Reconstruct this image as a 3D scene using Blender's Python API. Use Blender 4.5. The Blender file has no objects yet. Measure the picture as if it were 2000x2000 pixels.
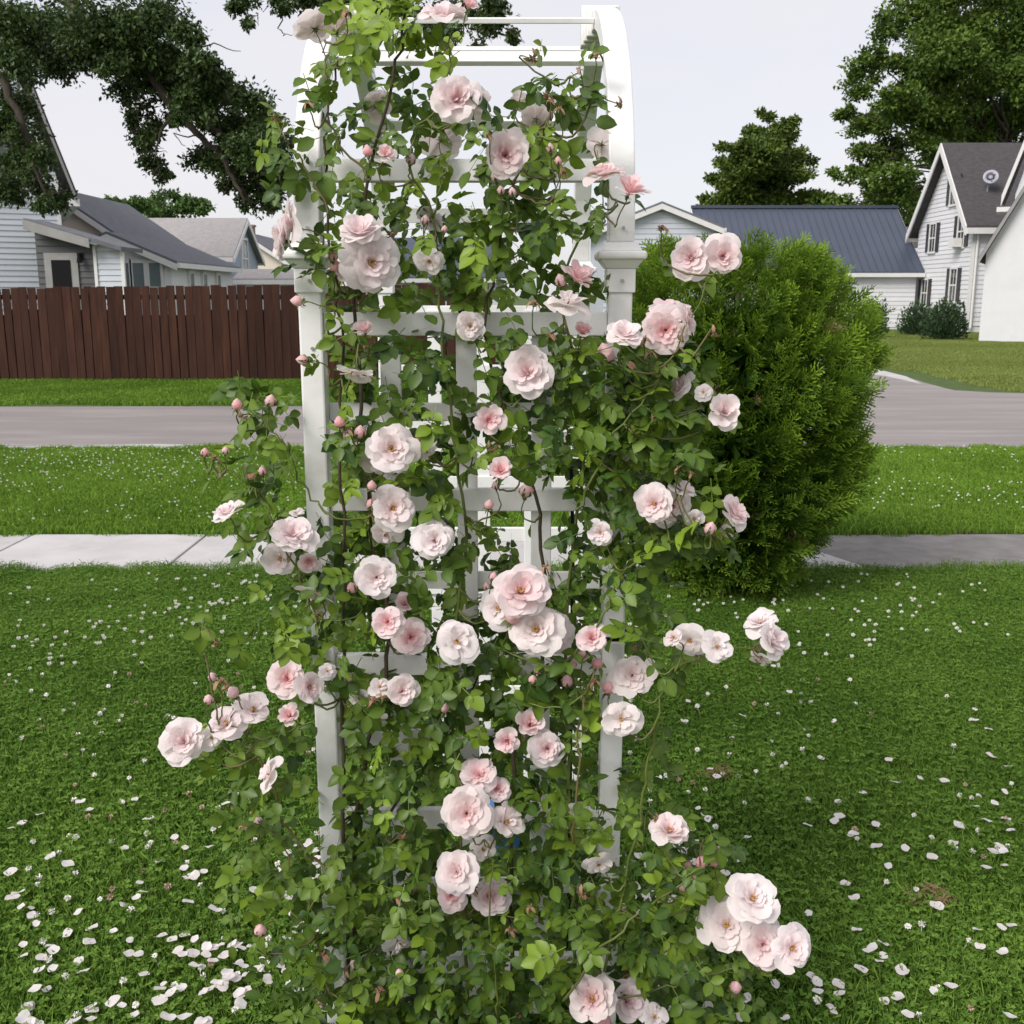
import bpy, math, random
import numpy as np
from mathutils import Matrix, Vector

random.seed(7)
rng = np.random.default_rng(7)
R = math.radians
SC = bpy.context.scene
COL = SC.collection

# ------------------------------------------------------------------ camera
FPX, PITCH, CAMZ = 2050.0, math.atan(425 / 2050.0), 1.6
cam = bpy.data.cameras.new('camera')
cam.sensor_width = 36.0
cam.lens = 36.0 * FPX / 2000.0
cam.clip_start, cam.clip_end = 0.05, 2000.0
cam.dof.use_dof = True
cam.dof.focus_distance = 2.0
cam.dof.aperture_fstop = 20.0
camo = bpy.data.objects.new('camera', cam)
camo.location = (0, 0, CAMZ)
camo.rotation_euler = (math.pi / 2 - PITCH, 0, 0)
COL.objects.link(camo)
SC.camera = camo

# ------------------------------------------------------------------ sky, sun, exposure
SUN_EL, SUN_AZ = R(42), R(226)      # azimuth clockwise from +Y: light from behind the camera and the left
w = bpy.data.worlds.new('World')
SC.world = w
w.use_nodes = True
nt = w.node_tree
nt.nodes.clear()
out = nt.nodes.new('ShaderNodeOutputWorld')
bg = nt.nodes.new('ShaderNodeBackground')
bg.inputs['Strength'].default_value = 0.1
sky = nt.nodes.new('ShaderNodeTexSky')
sky.sky_type = 'NISHITA'
sky.sun_disc = False
sky.sun_elevation = SUN_EL
sky.sun_rotation = SUN_AZ
sky.air_density, sky.dust_density, sky.ozone_density = 1.0, 2.0, 1.5
tc = nt.nodes.new('ShaderNodeTexCoord')
mp = nt.nodes.new('ShaderNodeMapping')
mp.inputs['Scale'].default_value = (1.0, 1.0, 3.2)
ns = nt.nodes.new('ShaderNodeTexNoise')
ns.inputs['Scale'].default_value = 2.2
ns.inputs['Detail'].default_value = 4
ns.inputs['Roughness'].default_value = 0.45
rmp = nt.nodes.new('ShaderNodeValToRGB')
rmp.color_ramp.elements[0].position, rmp.color_ramp.elements[1].position = 0.3, 0.72
rmp.color_ramp.elements[0].color = (0.70, 0.70, 0.70, 1)
rmp.color_ramp.elements[1].color = (0.97, 0.97, 0.97, 1)
mix = nt.nodes.new('ShaderNodeMix')
mix.data_type = 'RGBA'
mix.inputs['B'].default_value = (4.2, 4.05, 4.2, 1)     # thin even cloud
L = nt.links.new
L(tc.outputs['Generated'], mp.inputs['Vector'])
L(mp.outputs['Vector'], ns.inputs['Vector'])
L(ns.outputs['Fac'], rmp.inputs['Fac'])
L(rmp.outputs['Color'], mix.inputs['Factor'])
L(sky.outputs['Color'], mix.inputs['A'])
L(mix.outputs['Result'], bg.inputs['Color'])
L(bg.outputs['Background'], out.inputs['Surface'])

sun = bpy.data.lights.new('sun', 'SUN')
sun.energy = 1.5
sun.angle = R(30)
sun.color = (1.0, 0.965, 0.93)
suno = bpy.data.objects.new('sun', sun)
sd = Vector((math.sin(SUN_AZ) * math.cos(SUN_EL), math.cos(SUN_AZ) * math.cos(SUN_EL), math.sin(SUN_EL)))
suno.rotation_euler = sd.to_track_quat('Z', 'Y').to_euler()
suno.location = (-6, -6, 12)
COL.objects.link(suno)

SC.view_settings.view_transform = 'Standard'
SC.view_settings.look = 'None'
SC.view_settings.gamma = 1.0
SC.view_settings.exposure = 1.08
SC.render.engine = 'CYCLES'
SC.cycles.max_bounces = 6
SC.cycles.diffuse_bounces = 3
SC.cycles.glossy_bounces = 2
SC.cycles.transmission_bounces = 3
SC.cycles.transparent_max_bounces = 4
SC.cycles.use_denoising = True

# ------------------------------------------------------------------ helpers
FW = Vector((0, math.cos(PITCH), -math.sin(PITCH)))
UP = Vector((0, math.sin(PITCH), math.cos(PITCH)))
CAM = Vector((0, 0, CAMZ))

def ray(px, py):
    return FW + Vector((1, 0, 0)) * ((px - 1000) / FPX) + UP * ((1000 - py) / FPX)

def P(px, py, Y):
    """point of the place seen at photo position (px, py), at distance Y down the garden"""
    d = ray(px, py)
    return CAM + d * (Y / d.y)

def G(px, py, z=0.0):
    d = ray(px, py)
    return CAM + d * ((z - CAMZ) / d.z)

OFF = {}

def off(o):
    return OFF.get(o.name, Vector((0, 0, 0))) if o else Vector((0, 0, 0))

def tag(o, label=None, cat=None, group=None, kind=None):
    if label: o['label'] = label
    if cat: o['category'] = cat
    if group: o['group'] = group
    if kind: o['kind'] = kind
    return o

def empty(name, loc, label=None, cat=None, group=None, rz=0):
    o = bpy.data.objects.new(name, None)
    o.empty_display_size = 0.1
    o.location = loc
    o.rotation_euler = (0, 0, rz)
    COL.objects.link(o)
    OFF[o.name] = Vector(loc) if not rz else Vector((0, 0, 0))
    return tag(o, label, cat, group)

def make_mesh(name, V, F, mats=None, smooth=False, tint=None, midx=None):
    """V (n,3); F list of faces or uniform int array"""
    V = np.asarray(V, dtype=np.float32).reshape(-1, 3)
    me = bpy.data.meshes.new(name)
    if isinstance(F, np.ndarray):
        nf, k = F.shape
        li = F.astype(np.int32).ravel()
        ls = np.arange(nf, dtype=np.int32) * k
    else:
        nf = len(F)
        li = np.fromiter((i for f in F for i in f), dtype=np.int32)
        ln = np.fromiter((len(f) for f in F), dtype=np.int32)
        ls = np.concatenate([[0], np.cumsum(ln)[:-1]]).astype(np.int32)
    me.vertices.add(len(V))
    me.vertices.foreach_set('co', V.ravel())
    me.loops.add(len(li))
    me.loops.foreach_set('vertex_index', li)
    me.polygons.add(nf)
    me.polygons.foreach_set('loop_start', ls)
    if midx is not None:
        me.polygons.foreach_set('material_index', np.asarray(midx, dtype=np.int32))
    me.update(calc_edges=True)
    me.validate()
    me.polygons.foreach_set('use_smooth', np.full(len(me.polygons), bool(smooth)))
    if tint is not None:
        t = np.asarray(tint, dtype=np.float32)
        a = me.attributes.new('tint', 'FLOAT_COLOR', 'POINT')
        c = np.ones((len(V), 4), dtype=np.float32)
        if t.ndim == 1:
            c[:, 0] = t
        else:
            c[:, :t.shape[1]] = t
        a.data.foreach_set('color', c.ravel())
    for m in (mats if isinstance(mats, (list, tuple)) else [mats]):
        if m: me.materials.append(m)
    return me

def obj(name, me, parent=None):
    o = bpy.data.objects.new(name, me)
    COL.objects.link(o)
    if parent:
        o.parent = parent
        OFF[o.name] = off(parent)
    return o

class MB:
    """collects shapes given in world coordinates, builds ONE mesh object"""
    def __init__(s):
        s.V, s.F = [], []
    def add(s, V, F):
        b = len(s.V)
        s.V += [tuple(v) for v in V]
        s.F += [tuple(i + b for i in f) for f in F]
        return s
    def box(s, x0, x1, y0, y1, z0, z1):
        V = [(x, y, z) for z in (z0, z1) for y in (y0, y1) for x in (x0, x1)]
        return s.add(V, [(0, 2, 3, 1), (4, 5, 7, 6), (0, 1, 5, 4), (2, 6, 7, 3), (0, 4, 6, 2), (1, 3, 7, 5)])
    def hexa(s, A, B):
        """A: bottom quad, B: top quad (same order)"""
        return s.add(list(A) + list(B), [(3, 2, 1, 0), (4, 5, 6, 7), (0, 1, 5, 4), (1, 2, 6, 5), (2, 3, 7, 6), (3, 0, 4, 7)])
    def prism(s, poly, d):
        n = len(poly)
        d = Vector(d)
        V = [Vector(p) for p in poly] + [Vector(p) + d for p in poly]
        F = [tuple(reversed(range(n))), tuple(range(n, 2 * n))] + [(i, (i + 1) % n, n + (i + 1) % n, n + i) for i in range(n)]
        return s.add(V, F)
    def tube(s, pts, rads, n=6, cap=True):
        pts = [Vector(p) for p in pts]
        V, F = [], []
        prev = None
        for i, p in enumerate(pts):
            t = (pts[min(i + 1, len(pts) - 1)] - pts[max(i - 1, 0)])
            if t.length < 1e-9: t = Vector((0, 0, 1))
            t.normalize()
            if prev is None:
                a = t.orthogonal().normalized()
            else:
                a = (prev - t * prev.dot(t))
                a = a.normalized() if a.length > 1e-6 else t.orthogonal().normalized()
            prev = a
            b = t.cross(a)
            r = rads[i] if hasattr(rads, '__len__') else rads
            for k in range(n):
                an = 2 * math.pi * k / n
                V.append(p + a * (r * math.cos(an)) + b * (r * math.sin(an)))
        for i in range(len(pts) - 1):
            for k in range(n):
                F.append((i * n + k, i * n + (k + 1) % n, (i + 1) * n + (k + 1) % n, (i + 1) * n + k))
        if cap:
            F.append(tuple(reversed(range(n))))
            F.append(tuple(range((len(pts) - 1) * n, len(pts) * n)))
        return s.add(V, F)
    def build(s, name, mat, parent=None, smooth=False, tint=None):
        V = np.asarray(s.V, dtype=np.float32)
        o0 = off(parent)
        V = V - np.array([o0.x, o0.y, o0.z], dtype=np.float32)
        return obj(name, make_mesh(name, V, s.F, mat, smooth, tint), parent)

def bevel(o, w=0.003, seg=2):
    m = o.modifiers.new('edge', 'BEVEL')
    m.width, m.segments, m.limit_method = w, seg, 'ANGLE'
    m.angle_limit = R(40)
    return o

def node(nt, typ, **kw):
    n = nt.nodes.new(typ)
    for k, v in kw.items():
        if k in n.inputs: n.inputs[k].default_value = v
        else: setattr(n, k, v)
    return n

def mat(name, c1, c2=None, scale=5.0, rough=0.6, bump=0.0, bscale=None, detail=5, spec=0.4, coords='Object', dirt=None, metallic=0.0, stretch=None, piece=0.0):
    """two-tone noise-coloured principled surface with fine relief"""
    m = bpy.data.materials.new(name)
    m.use_nodes = True
    nt = m.node_tree
    b = nt.nodes['Principled BSDF']
    b.inputs['Roughness'].default_value = rough
    b.inputs['Specular IOR Level'].default_value = spec
    b.inputs['Metallic'].default_value = metallic
    c2 = c2 or tuple(min(1, v * 0.8) for v in c1)
    tc = node(nt, 'ShaderNodeTexCoord')
    src = tc.outputs[coords]
    if stretch:
        mpn = node(nt, 'ShaderNodeMapping', Scale=stretch)
        nt.links.new(src, mpn.inputs['Vector'])
        src = mpn.outputs['Vector']
    n = node(nt, 'ShaderNodeTexNoise', Scale=scale, Detail=detail, Roughness=0.6)
    nt.links.new(src, n.inputs['Vector'])
    rp = node(nt, 'ShaderNodeValToRGB')
    rp.color_ramp.elements[0].position, rp.color_ramp.elements[1].position = 0.32, 0.68
    rp.color_ramp.elements[0].color = (*c2, 1)
    rp.color_ramp.elements[1].color = (*c1, 1)
    nt.links.new(n.outputs['Fac'], rp.inputs['Fac'])
    col = rp.outputs['Color']
    if dirt:
        dc, ds, amt = dirt
        n2 = node(nt, 'ShaderNodeTexNoise', Scale=ds, Detail=6, Roughness=0.7)
        nt.links.new(src, n2.inputs['Vector'])
        r2 = node(nt, 'ShaderNodeValToRGB')
        r2.color_ramp.elements[0].position, r2.color_ramp.elements[1].position = 0.5, 0.75
        r2.color_ramp.elements[0].color = (0, 0, 0, 1)
        r2.color_ramp.elements[1].color = (amt, amt, amt, 1)
        nt.links.new(n2.outputs['Fac'], r2.inputs['Fac'])
        mx = node(nt, 'ShaderNodeMix', data_type='RGBA')
        nt.links.new(r2.outputs['Color'], mx.inputs['Factor'])
        nt.links.new(col, mx.inputs['A'])
        mx.inputs['B'].default_value = (*dc, 1)
        col = mx.outputs['Result']
    if piece:
        oi = node(nt, 'ShaderNodeObjectInfo')
        mr = node(nt, 'ShaderNodeMapRange')
        mr.inputs['To Min'].default_value, mr.inputs['To Max'].default_value = 1 - piece, 1 + piece
        nt.links.new(oi.outputs['Random'], mr.inputs['Value'])
        vm = node(nt, 'ShaderNodeVectorMath', operation='SCALE')
        nt.links.new(col, vm.inputs[0])
        nt.links.new(mr.outputs['Result'], vm.inputs['Scale'])
        col = vm.outputs[0]
    nt.links.new(col, b.inputs['Base Color'])
    if bump:
        nb = node(nt, 'ShaderNodeTexNoise', Scale=bscale or scale * 8, Detail=6, Roughness=0.65)
        nt.links.new(src, nb.inputs['Vector'])
        bp = node(nt, 'ShaderNodeBump', Strength=bump, Distance=0.01)
        nt.links.new(nb.outputs['Fac'], bp.inputs['Height'])
        nt.links.new(bp.outputs['Normal'], b.inputs['Normal'])
    return m

def leafmat(name, dark, light, rough=0.45, trans=0.25, spec=0.5, objrand=False, nscale=3.0, tcol=None, namp=0.5):
    """leaf: pigment between dark and light by the tint attribute (and object), partly translucent"""
    m = bpy.data.materials.new(name)
    m.use_nodes = True
    nt = m.node_tree
    b = nt.nodes['Principled BSDF']
    o = nt.nodes['Material Output']
    b.inputs['Roughness'].default_value = rough
    b.inputs['Specular IOR Level'].default_value = spec
    at = node(nt, 'ShaderNodeAttribute', attribute_name='tint')
    sep = node(nt, 'ShaderNodeSeparateColor')
    nt.links.new(at.outputs['Color'], sep.inputs['Color'])
    f = sep.outputs['Red']
    tc = node(nt, 'ShaderNodeTexCoord')
    ge = node(nt, 'ShaderNodeNewGeometry')
    n = node(nt, 'ShaderNodeTexNoise', Scale=nscale, Detail=3)
    nt.links.new(ge.outputs['Position'], n.inputs['Vector'])
    ma = node(nt, 'ShaderNodeMath', operation='MULTIPLY_ADD')
    nt.links.new(n.outputs['Fac'], ma.inputs[0])
    ma.inputs[1].default_value = namp
    ma.inputs[2].default_value = -namp / 2
    ad = node(nt, 'ShaderNodeMath', operation='ADD', use_clamp=not objrand)
    nt.links.new(f, ad.inputs[0])
    nt.links.new(ma.outputs[0], ad.inputs[1])
    f = ad.outputs[0]
    if objrand:
        oi = node(nt, 'ShaderNodeObjectInfo')
        so = node(nt, 'ShaderNodeSeparateColor')
        nt.links.new(oi.outputs['Color'], so.inputs['Color'])
        a2 = node(nt, 'ShaderNodeMath', operation='MULTIPLY_ADD', use_clamp=True)
        nt.links.new(so.outputs['Red'], a2.inputs[0])
        a2.inputs[1].default_value = 1.0
        nt.links.new(f, a2.inputs[2])
        f = a2.outputs[0]
    mx = node(nt, 'ShaderNodeMix', data_type='RGBA')
    nt.links.new(f, mx.inputs['Factor'])
    mx.inputs['A'].default_value = (*dark, 1)
    mx.inputs['B'].default_value = (*light, 1)
    nt.links.new(mx.outputs['Result'], b.inputs['Base Color'])
    tr = node(nt, 'ShaderNodeBsdfTranslucent')
    if tcol:
        tr.inputs['Color'].default_value = (*tcol, 1)
    else:
        nt.links.new(mx.outputs['Result'], tr.inputs['Color'])
    ms = node(nt, 'ShaderNodeMixShader')
    ms.inputs['Fac'].default_value = trans
    nt.links.new(b.outputs[0], ms.inputs[1])
    nt.links.new(tr.outputs[0], ms.inputs[2])
    nt.links.new(ms.outputs[0], o.inputs['Surface'])
    return m

def scatter(pV, pF, M, T, pt=None, it=None):
    """place a small proto mesh many times: M (n,3,3) rotation*scale, T (n,3); returns V, F, tint"""
    pV = np.asarray(pV, dtype=np.float32)
    pF = np.asarray(pF, dtype=np.int32)
    n, k = len(T), len(pV)
    V = (np.einsum('nij,kj->nki', M, pV) + T[:, None, :]).reshape(-1, 3)
    F = (pF[None] + (np.arange(n) * k)[:, None, None]).reshape(-1, pF.shape[1])
    t = None
    if it is not None:
        base = np.zeros(k) if pt is None else np.asarray(pt)
        t = (it[:, None] + base[None, :]).reshape(-1)
    return V, F, t

def frames(d, nrm, s):
    """rotation matrices whose X axis is d, Z axis near nrm, scaled by s"""
    d = d / np.linalg.norm(d, axis=1, keepdims=True)
    z = nrm - d * np.sum(nrm * d, axis=1, keepdims=True)
    z = z / np.maximum(np.linalg.norm(z, axis=1, keepdims=True), 1e-6)
    y = np.cross(z, d)
    return np.stack([d, y, z], axis=2) * np.asarray(s)[:, None, None]

def unit(n):
    v = rng.normal(size=(n, 3))
    return v / np.linalg.norm(v, axis=1, keepdims=True)

# ------------------------------------------------------------------ materials
M = {}
M['vinyl'] = mat('white_vinyl', (0.85, 0.845, 0.83), (0.81, 0.80, 0.78), 9, 0.38, 0.04, 90, dirt=((0.50, 0.49, 0.40), 14, 0.35))
M['screw'] = mat('screw_metal', (0.45, 0.44, 0.42), None, 40, 0.4, metallic=0.8)
M['soil'] = mat('soil', (0.07, 0.045, 0.03), (0.035, 0.025, 0.018), 30, 0.95, 0.8, 120)
M['earth'] = mat('lawn_earth', (0.075, 0.125, 0.02), (0.045, 0.070, 0.015), 6, 0.95, 0.5, 150, coords='Object')
M['road'] = mat('worn_asphalt', (0.285, 0.255, 0.242), (0.225, 0.203, 0.195), 0.8, 0.9, 0.3, 120, dirt=((0.36, 0.335, 0.315), 1.6, 0.55), stretch=(0.3, 1.6, 1))
M['path'] = mat('old_asphalt', (0.25, 0.235, 0.225), (0.17, 0.16, 0.15), 6, 0.95, 0.5, 60)
M['concrete'] = mat('pale_concrete', (0.52, 0.50, 0.495), (0.44, 0.425, 0.415), 2.2, 0.9, 0.25, 70, dirt=((0.34, 0.325, 0.30), 2.5, 0.6), piece=0.07)
M['fence'] = mat('brown_stain', (0.064, 0.029, 0.020), (0.044, 0.020, 0.015), 3, 0.8, 0.4, 40, spec=0.15, piece=0.25, dirt=((0.105, 0.044, 0.024), 1.2, 0.8), stretch=(4, 4, 0.5))
M['white_siding'] = mat('white_siding', (0.74, 0.74, 0.75), (0.70, 0.70, 0.72), 1.5, 0.55, 0.05, piece=0.05)
M['blue_siding'] = mat('cool_white_siding', (0.56, 0.59, 0.63), (0.52, 0.55, 0.60), 1.5, 0.55, 0.05, piece=0.05)
M['grey_siding'] = mat('charcoal_siding', (0.085, 0.086, 0.088), (0.072, 0.073, 0.076), 2, 0.6, 0.05, piece=0.05)
M['slate_siding'] = mat('slate_blue_siding', (0.34, 0.40, 0.48), (0.31, 0.37, 0.45), 2, 0.6, 0.05)
M['cream'] = mat('cream_paint', (0.80, 0.71, 0.58), (0.77, 0.68, 0.56), 1.5, 0.6, 0.05)
M['trim'] = mat('white_trim', (0.76, 0.75, 0.73), (0.70, 0.69, 0.67), 3, 0.5, 0.03)
M['grey_trim'] = mat('grey_trim', (0.32, 0.31, 0.30), None, 3, 0.55)
M['stucco'] = mat('white_stucco', (0.72, 0.72, 0.72), (0.66, 0.66, 0.67), 0.8, 0.85, 0.3, 20, dirt=((0.56, 0.57, 0.58), 0.7, 0.5))
M['dark_shingle'] = mat('dark_shingle', (0.085, 0.078, 0.08), (0.055, 0.05, 0.052), 5, 0.9, 0.6, 14, stretch=(1, 1, 3))
M['grey_shingle'] = mat('grey_shingle', (0.16, 0.165, 0.18), (0.12, 0.125, 0.14), 4, 0.9, 0.6, 14)
M['light_shingle'] = mat('light_shingle', (0.36, 0.34, 0.335), (0.29, 0.275, 0.27), 6, 0.9, 0.6, 14)
M['metal_roof'] = mat('blue_metal_roof', (0.062, 0.076, 0.108), (0.055, 0.068, 0.097), 0.6, 0.42, 0.03, spec=0.5)
M['glass'] = mat('window_glass', (0.035, 0.045, 0.045), (0.02, 0.025, 0.028), 0.8, 0.08, spec=0.8)
M['pale_glass'] = mat('pale_window_glass', (0.16, 0.20, 0.20), (0.11, 0.15, 0.155), 0.8, 0.1, spec=0.8)
M['shutter'] = mat('dark_shutter', (0.045, 0.042, 0.045), None, 5, 0.5)
M['black'] = mat('black_metal', (0.012, 0.012, 0.013), None, 20, 0.5, spec=0.1)
M['dish'] = mat('grey_dish', (0.40, 0.40, 0.46), None, 5, 0.4)
M['brick'] = mat('chimney_brick', (0.30, 0.20, 0.14), (0.22, 0.15, 0.11), 8, 0.9, 0.5)
M['blue_plastic'] = mat('blue_plastic', (0.09, 0.21, 0.46), (0.07, 0.17, 0.40), 8, 0.35)
M['bark'] = mat('bark', (0.075, 0.058, 0.045), (0.035, 0.028, 0.022), 9, 0.95, 0.9, 40, stretch=(1, 1, 0.25))
M['cane_green'] = mat('green_cane', (0.13, 0.155, 0.03), (0.08, 0.105, 0.025), 30, 0.5, 0.1)
M['cane_brown'] = mat('brown_cane', (0.085, 0.058, 0.034), (0.05, 0.036, 0.022), 40, 0.8, 0.4)
M['stem_red'] = mat('reddish_stem', (0.16, 0.11, 0.05), (0.11, 0.11, 0.04), 30, 0.55)
M['dry'] = mat('dry_grass', (0.30, 0.20, 0.10), (0.20, 0.13, 0.07), 40, 0.9)
# ================================================================== the setting
def sheet(name, poly, z, m, label, cat, th=0.0):
    V = [(p[0], p[1], z) for p in poly]
    o = obj(name, make_mesh(name, V, [tuple(range(len(V)))], m))
    return tag(o, label, cat, kind='structure')

# ground: one sheet to the horizon, finely divided near the camera
gx = np.concatenate([np.linspace(-900, -30, 12), np.linspace(-26, 30, 57), np.linspace(40, 900, 12)])
gy = np.concatenate([np.linspace(-60, -2, 6), np.linspace(0, 45, 46), np.linspace(50, 1200, 20)])
XX, YY = np.meshgrid(gx, gy)
ZZ = np.where((YY < 6) & (YY > -1), 0.006 * np.sin(XX * 2.1 + 1) * np.sin(YY * 1.7), 0.0)
nx_, ny_ = len(gx), len(gy)
idx = np.arange(nx_ * ny_).reshape(ny_, nx_)
Fq = np.stack([idx[:-1, :-1], idx[:-1, 1:], idx[1:, 1:], idx[1:, :-1]], axis=-1).reshape(-1, 4)
ground = obj('ground', make_mesh('ground', np.stack([XX, YY, ZZ], -1).reshape(-1, 3), Fq, M['earth'], True))
tag(ground, 'green grassy ground reaching the horizon', 'ground', kind='structure')

# street: near edge along the verge, far edge widening past the shrub
ROAD_N, ROAD_F = 10.95, 15.4
g_ = lambda *q: [tuple(G(x, y))[:2] for x, y in q]
sheet('road', [(-60, ROAD_N + .3)] + [(x, ROAD_N + .004 * x + .05 * math.sin(x * 3.1) + random.uniform(-.05, .05)) for x in np.arange(-9, 12, .22)] + [(60, ROAD_N + .3), (60, 19.0)] + g_((2000, 769), (1930, 767), (1850, 762), (1820, 760), (1640, 780)) + [(3, 15.35), (-8, ROAD_F - .2), (-60, ROAD_F)],
      0.008, M['road'], 'pinkish grey worn asphalt street behind the arbor', 'road')
sheet('driveway', g_((1560, 812), (1640, 805), (1780, 790), (1850, 775), (1870, 764), (1850, 760), (1805, 748), (1765, 735), (1715, 722), (1640, 700), (1560, 668), (1480, 668), (1420, 720)),
      0.0088, M['road'], 'asphalt drive entering the street beside the big evergreen', 'driveway')
sheet('apron', g_((1660, 727), (1728, 735), (1800, 751), (1770, 736), (1715, 722.5), (1668, 712)), 0.0100, M['concrete'], 'pale concrete patch at the mouth of the drive', 'pavement')
sheet('road_edge', [(x, ROAD_N + .22 + .14 * math.sin(x * .9 + 1) * math.sin(x * .37) + random.uniform(-.05, .06)) for x in np.arange(-8, 1, .18)] + [(1, ROAD_N + .06), (-8, ROAD_N + .0)], 0.0125, M['concrete'],
      'pale gravelly strip along the near edge of the street', 'road edge')

# concrete sidewalk slabs, and an old asphalt stretch beyond the shrub
SW0, SW1 = 5.98, 6.88
sw = empty('sidewalk', (0, SW0, 0), 'pale concrete slab sidewalk crossing the lawn', 'sidewalk')
sw['kind'] = 'structure'
xs = [-6.2, -4.7, -3.22, -2.05, -0.9, 0.4, 1.55]
for a, b in zip(xs[:-1], xs[1:]):
    mb = MB().box(a + .008, b - .008, SW0, SW1, -0.08, 0.022 + random.uniform(-.003, .003))
    bevel(mb.build('slab', M['concrete'], sw), .006)
mb = MB().prism([(1.566, SW0, -.08), (2.12, SW0, -.08), (1.72, SW1, -.08), (1.566, SW1, -.08)], (0, 0, .1))
bevel(mb.build('slab', M['concrete'], sw), .006)
sheet('old_path', [(2.13, SW0 + .02), (2.6, SW0 - .02), (8, SW0 + .05), (8, SW1 + .06), (3.2, SW1 + .03), (1.73, SW1)], 0.014, M['path'], 'cracked grey asphalt stretch of the footpath beside the shrub', 'path')
sheet('bare_edge', [(1.6, SW1 + .0), (8, SW1 + .07), (8, SW1 + .28), (4.5, SW1 + .2), (3.0, SW1 + .26), (1.6, SW1 + .12)], 0.006, M['soil'], 'strip of bare soil along the footpath', 'soil')
bedpts = [(-.48 + .34 * math.cos(a) * (1 + .12 * math.sin(3 * a)), 2.03 + .22 * math.sin(a) * (1 + .15 * math.cos(2 * a))) for a in np.linspace(0, 2 * math.pi, 24, endpoint=False)]
sheet('flower_bed', [(x * 1.0, y) for x, y in bedpts], 0.014, M['soil'], 'bare brown soil at the foot of the arbor post', 'soil')

# ---------------------------------------------------------------- grass (nobody could count it)
def blade_patch(n, rad, hmin, hmax, wid, clover, seed):
    r = np.random.default_rng(seed)
    V, F, T = [], [], []
    for i in range(n):
        a, q = r.uniform(0, 2 * math.pi), rad * math.sqrt(r.uniform())
        if r.uniform() < (q / rad) ** 4 * 0.6: continue
        x, y = q * math.cos(a), q * math.sin(a)
        h = r.uniform(hmin, hmax)
        b = r.uniform(0, 2 * math.pi)
        lean = r.uniform(0.08, .75) * h
        dx, dy = math.cos(b), math.sin(b)
        wx, wy = -dy * wid * .5, dx * wid * .5
        k = len(V)
        V += [(x - wx, y - wy, 0), (x + wx, y + wy, 0),
              (x + dx * lean * .35 - wx * .8, y + dy * lean * .35 - wy * .8, h * .6), (x + dx * lean * .35 + wx * .8, y + dy * lean * .35 + wy * .8, h * .6),
              (x + dx * lean, y + dy * lean, h * r.uniform(.8, 1)), (x + dx * lean + wx * .2, y + dy * lean + wy * .2, h * .9)]
        F += [(k, k + 1, k + 3, k + 2), (k + 2, k + 3, k + 5, k + 4)]
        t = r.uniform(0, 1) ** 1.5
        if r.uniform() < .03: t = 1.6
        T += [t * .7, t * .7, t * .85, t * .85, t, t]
    for i in range(clover):
        a, q = r.uniform(0, 2 * math.pi), rad * math.sqrt(r.uniform())
        x, y, h = q * math.cos(a), q * math.sin(a), r.uniform(.6, 1.0) * hmax * .8
        s = r.uniform(.006, .011)
        b0 = r.uniform(0, 6.28)
        t = r.uniform(.1, .5)
        for j in range(3):
            b = b0 + j * 2.09
            ex, ey = math.cos(b), math.sin(b)
            k = len(V)
            tl = r.uniform(-.3, .3)
            V += [(x, y, h), (x + (ex * .6 - ey * .55) * s, y + (ey * .6 + ex * .55) * s, h + s * (.25 + tl)), (x + ex * 1.15 * s, y + ey * 1.15 * s, h + tl * s), (x + (ex * .6 + ey * .55) * s, y + (ey * .6 - ex * .55) * s, h + s * (.25 - tl))]
            F += [(k, k + 1, k + 2, k + 3)]
            T += [t, t, t + .1, t]
    return np.array(V), np.array(F, dtype=np.int32), np.array(T)

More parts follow.
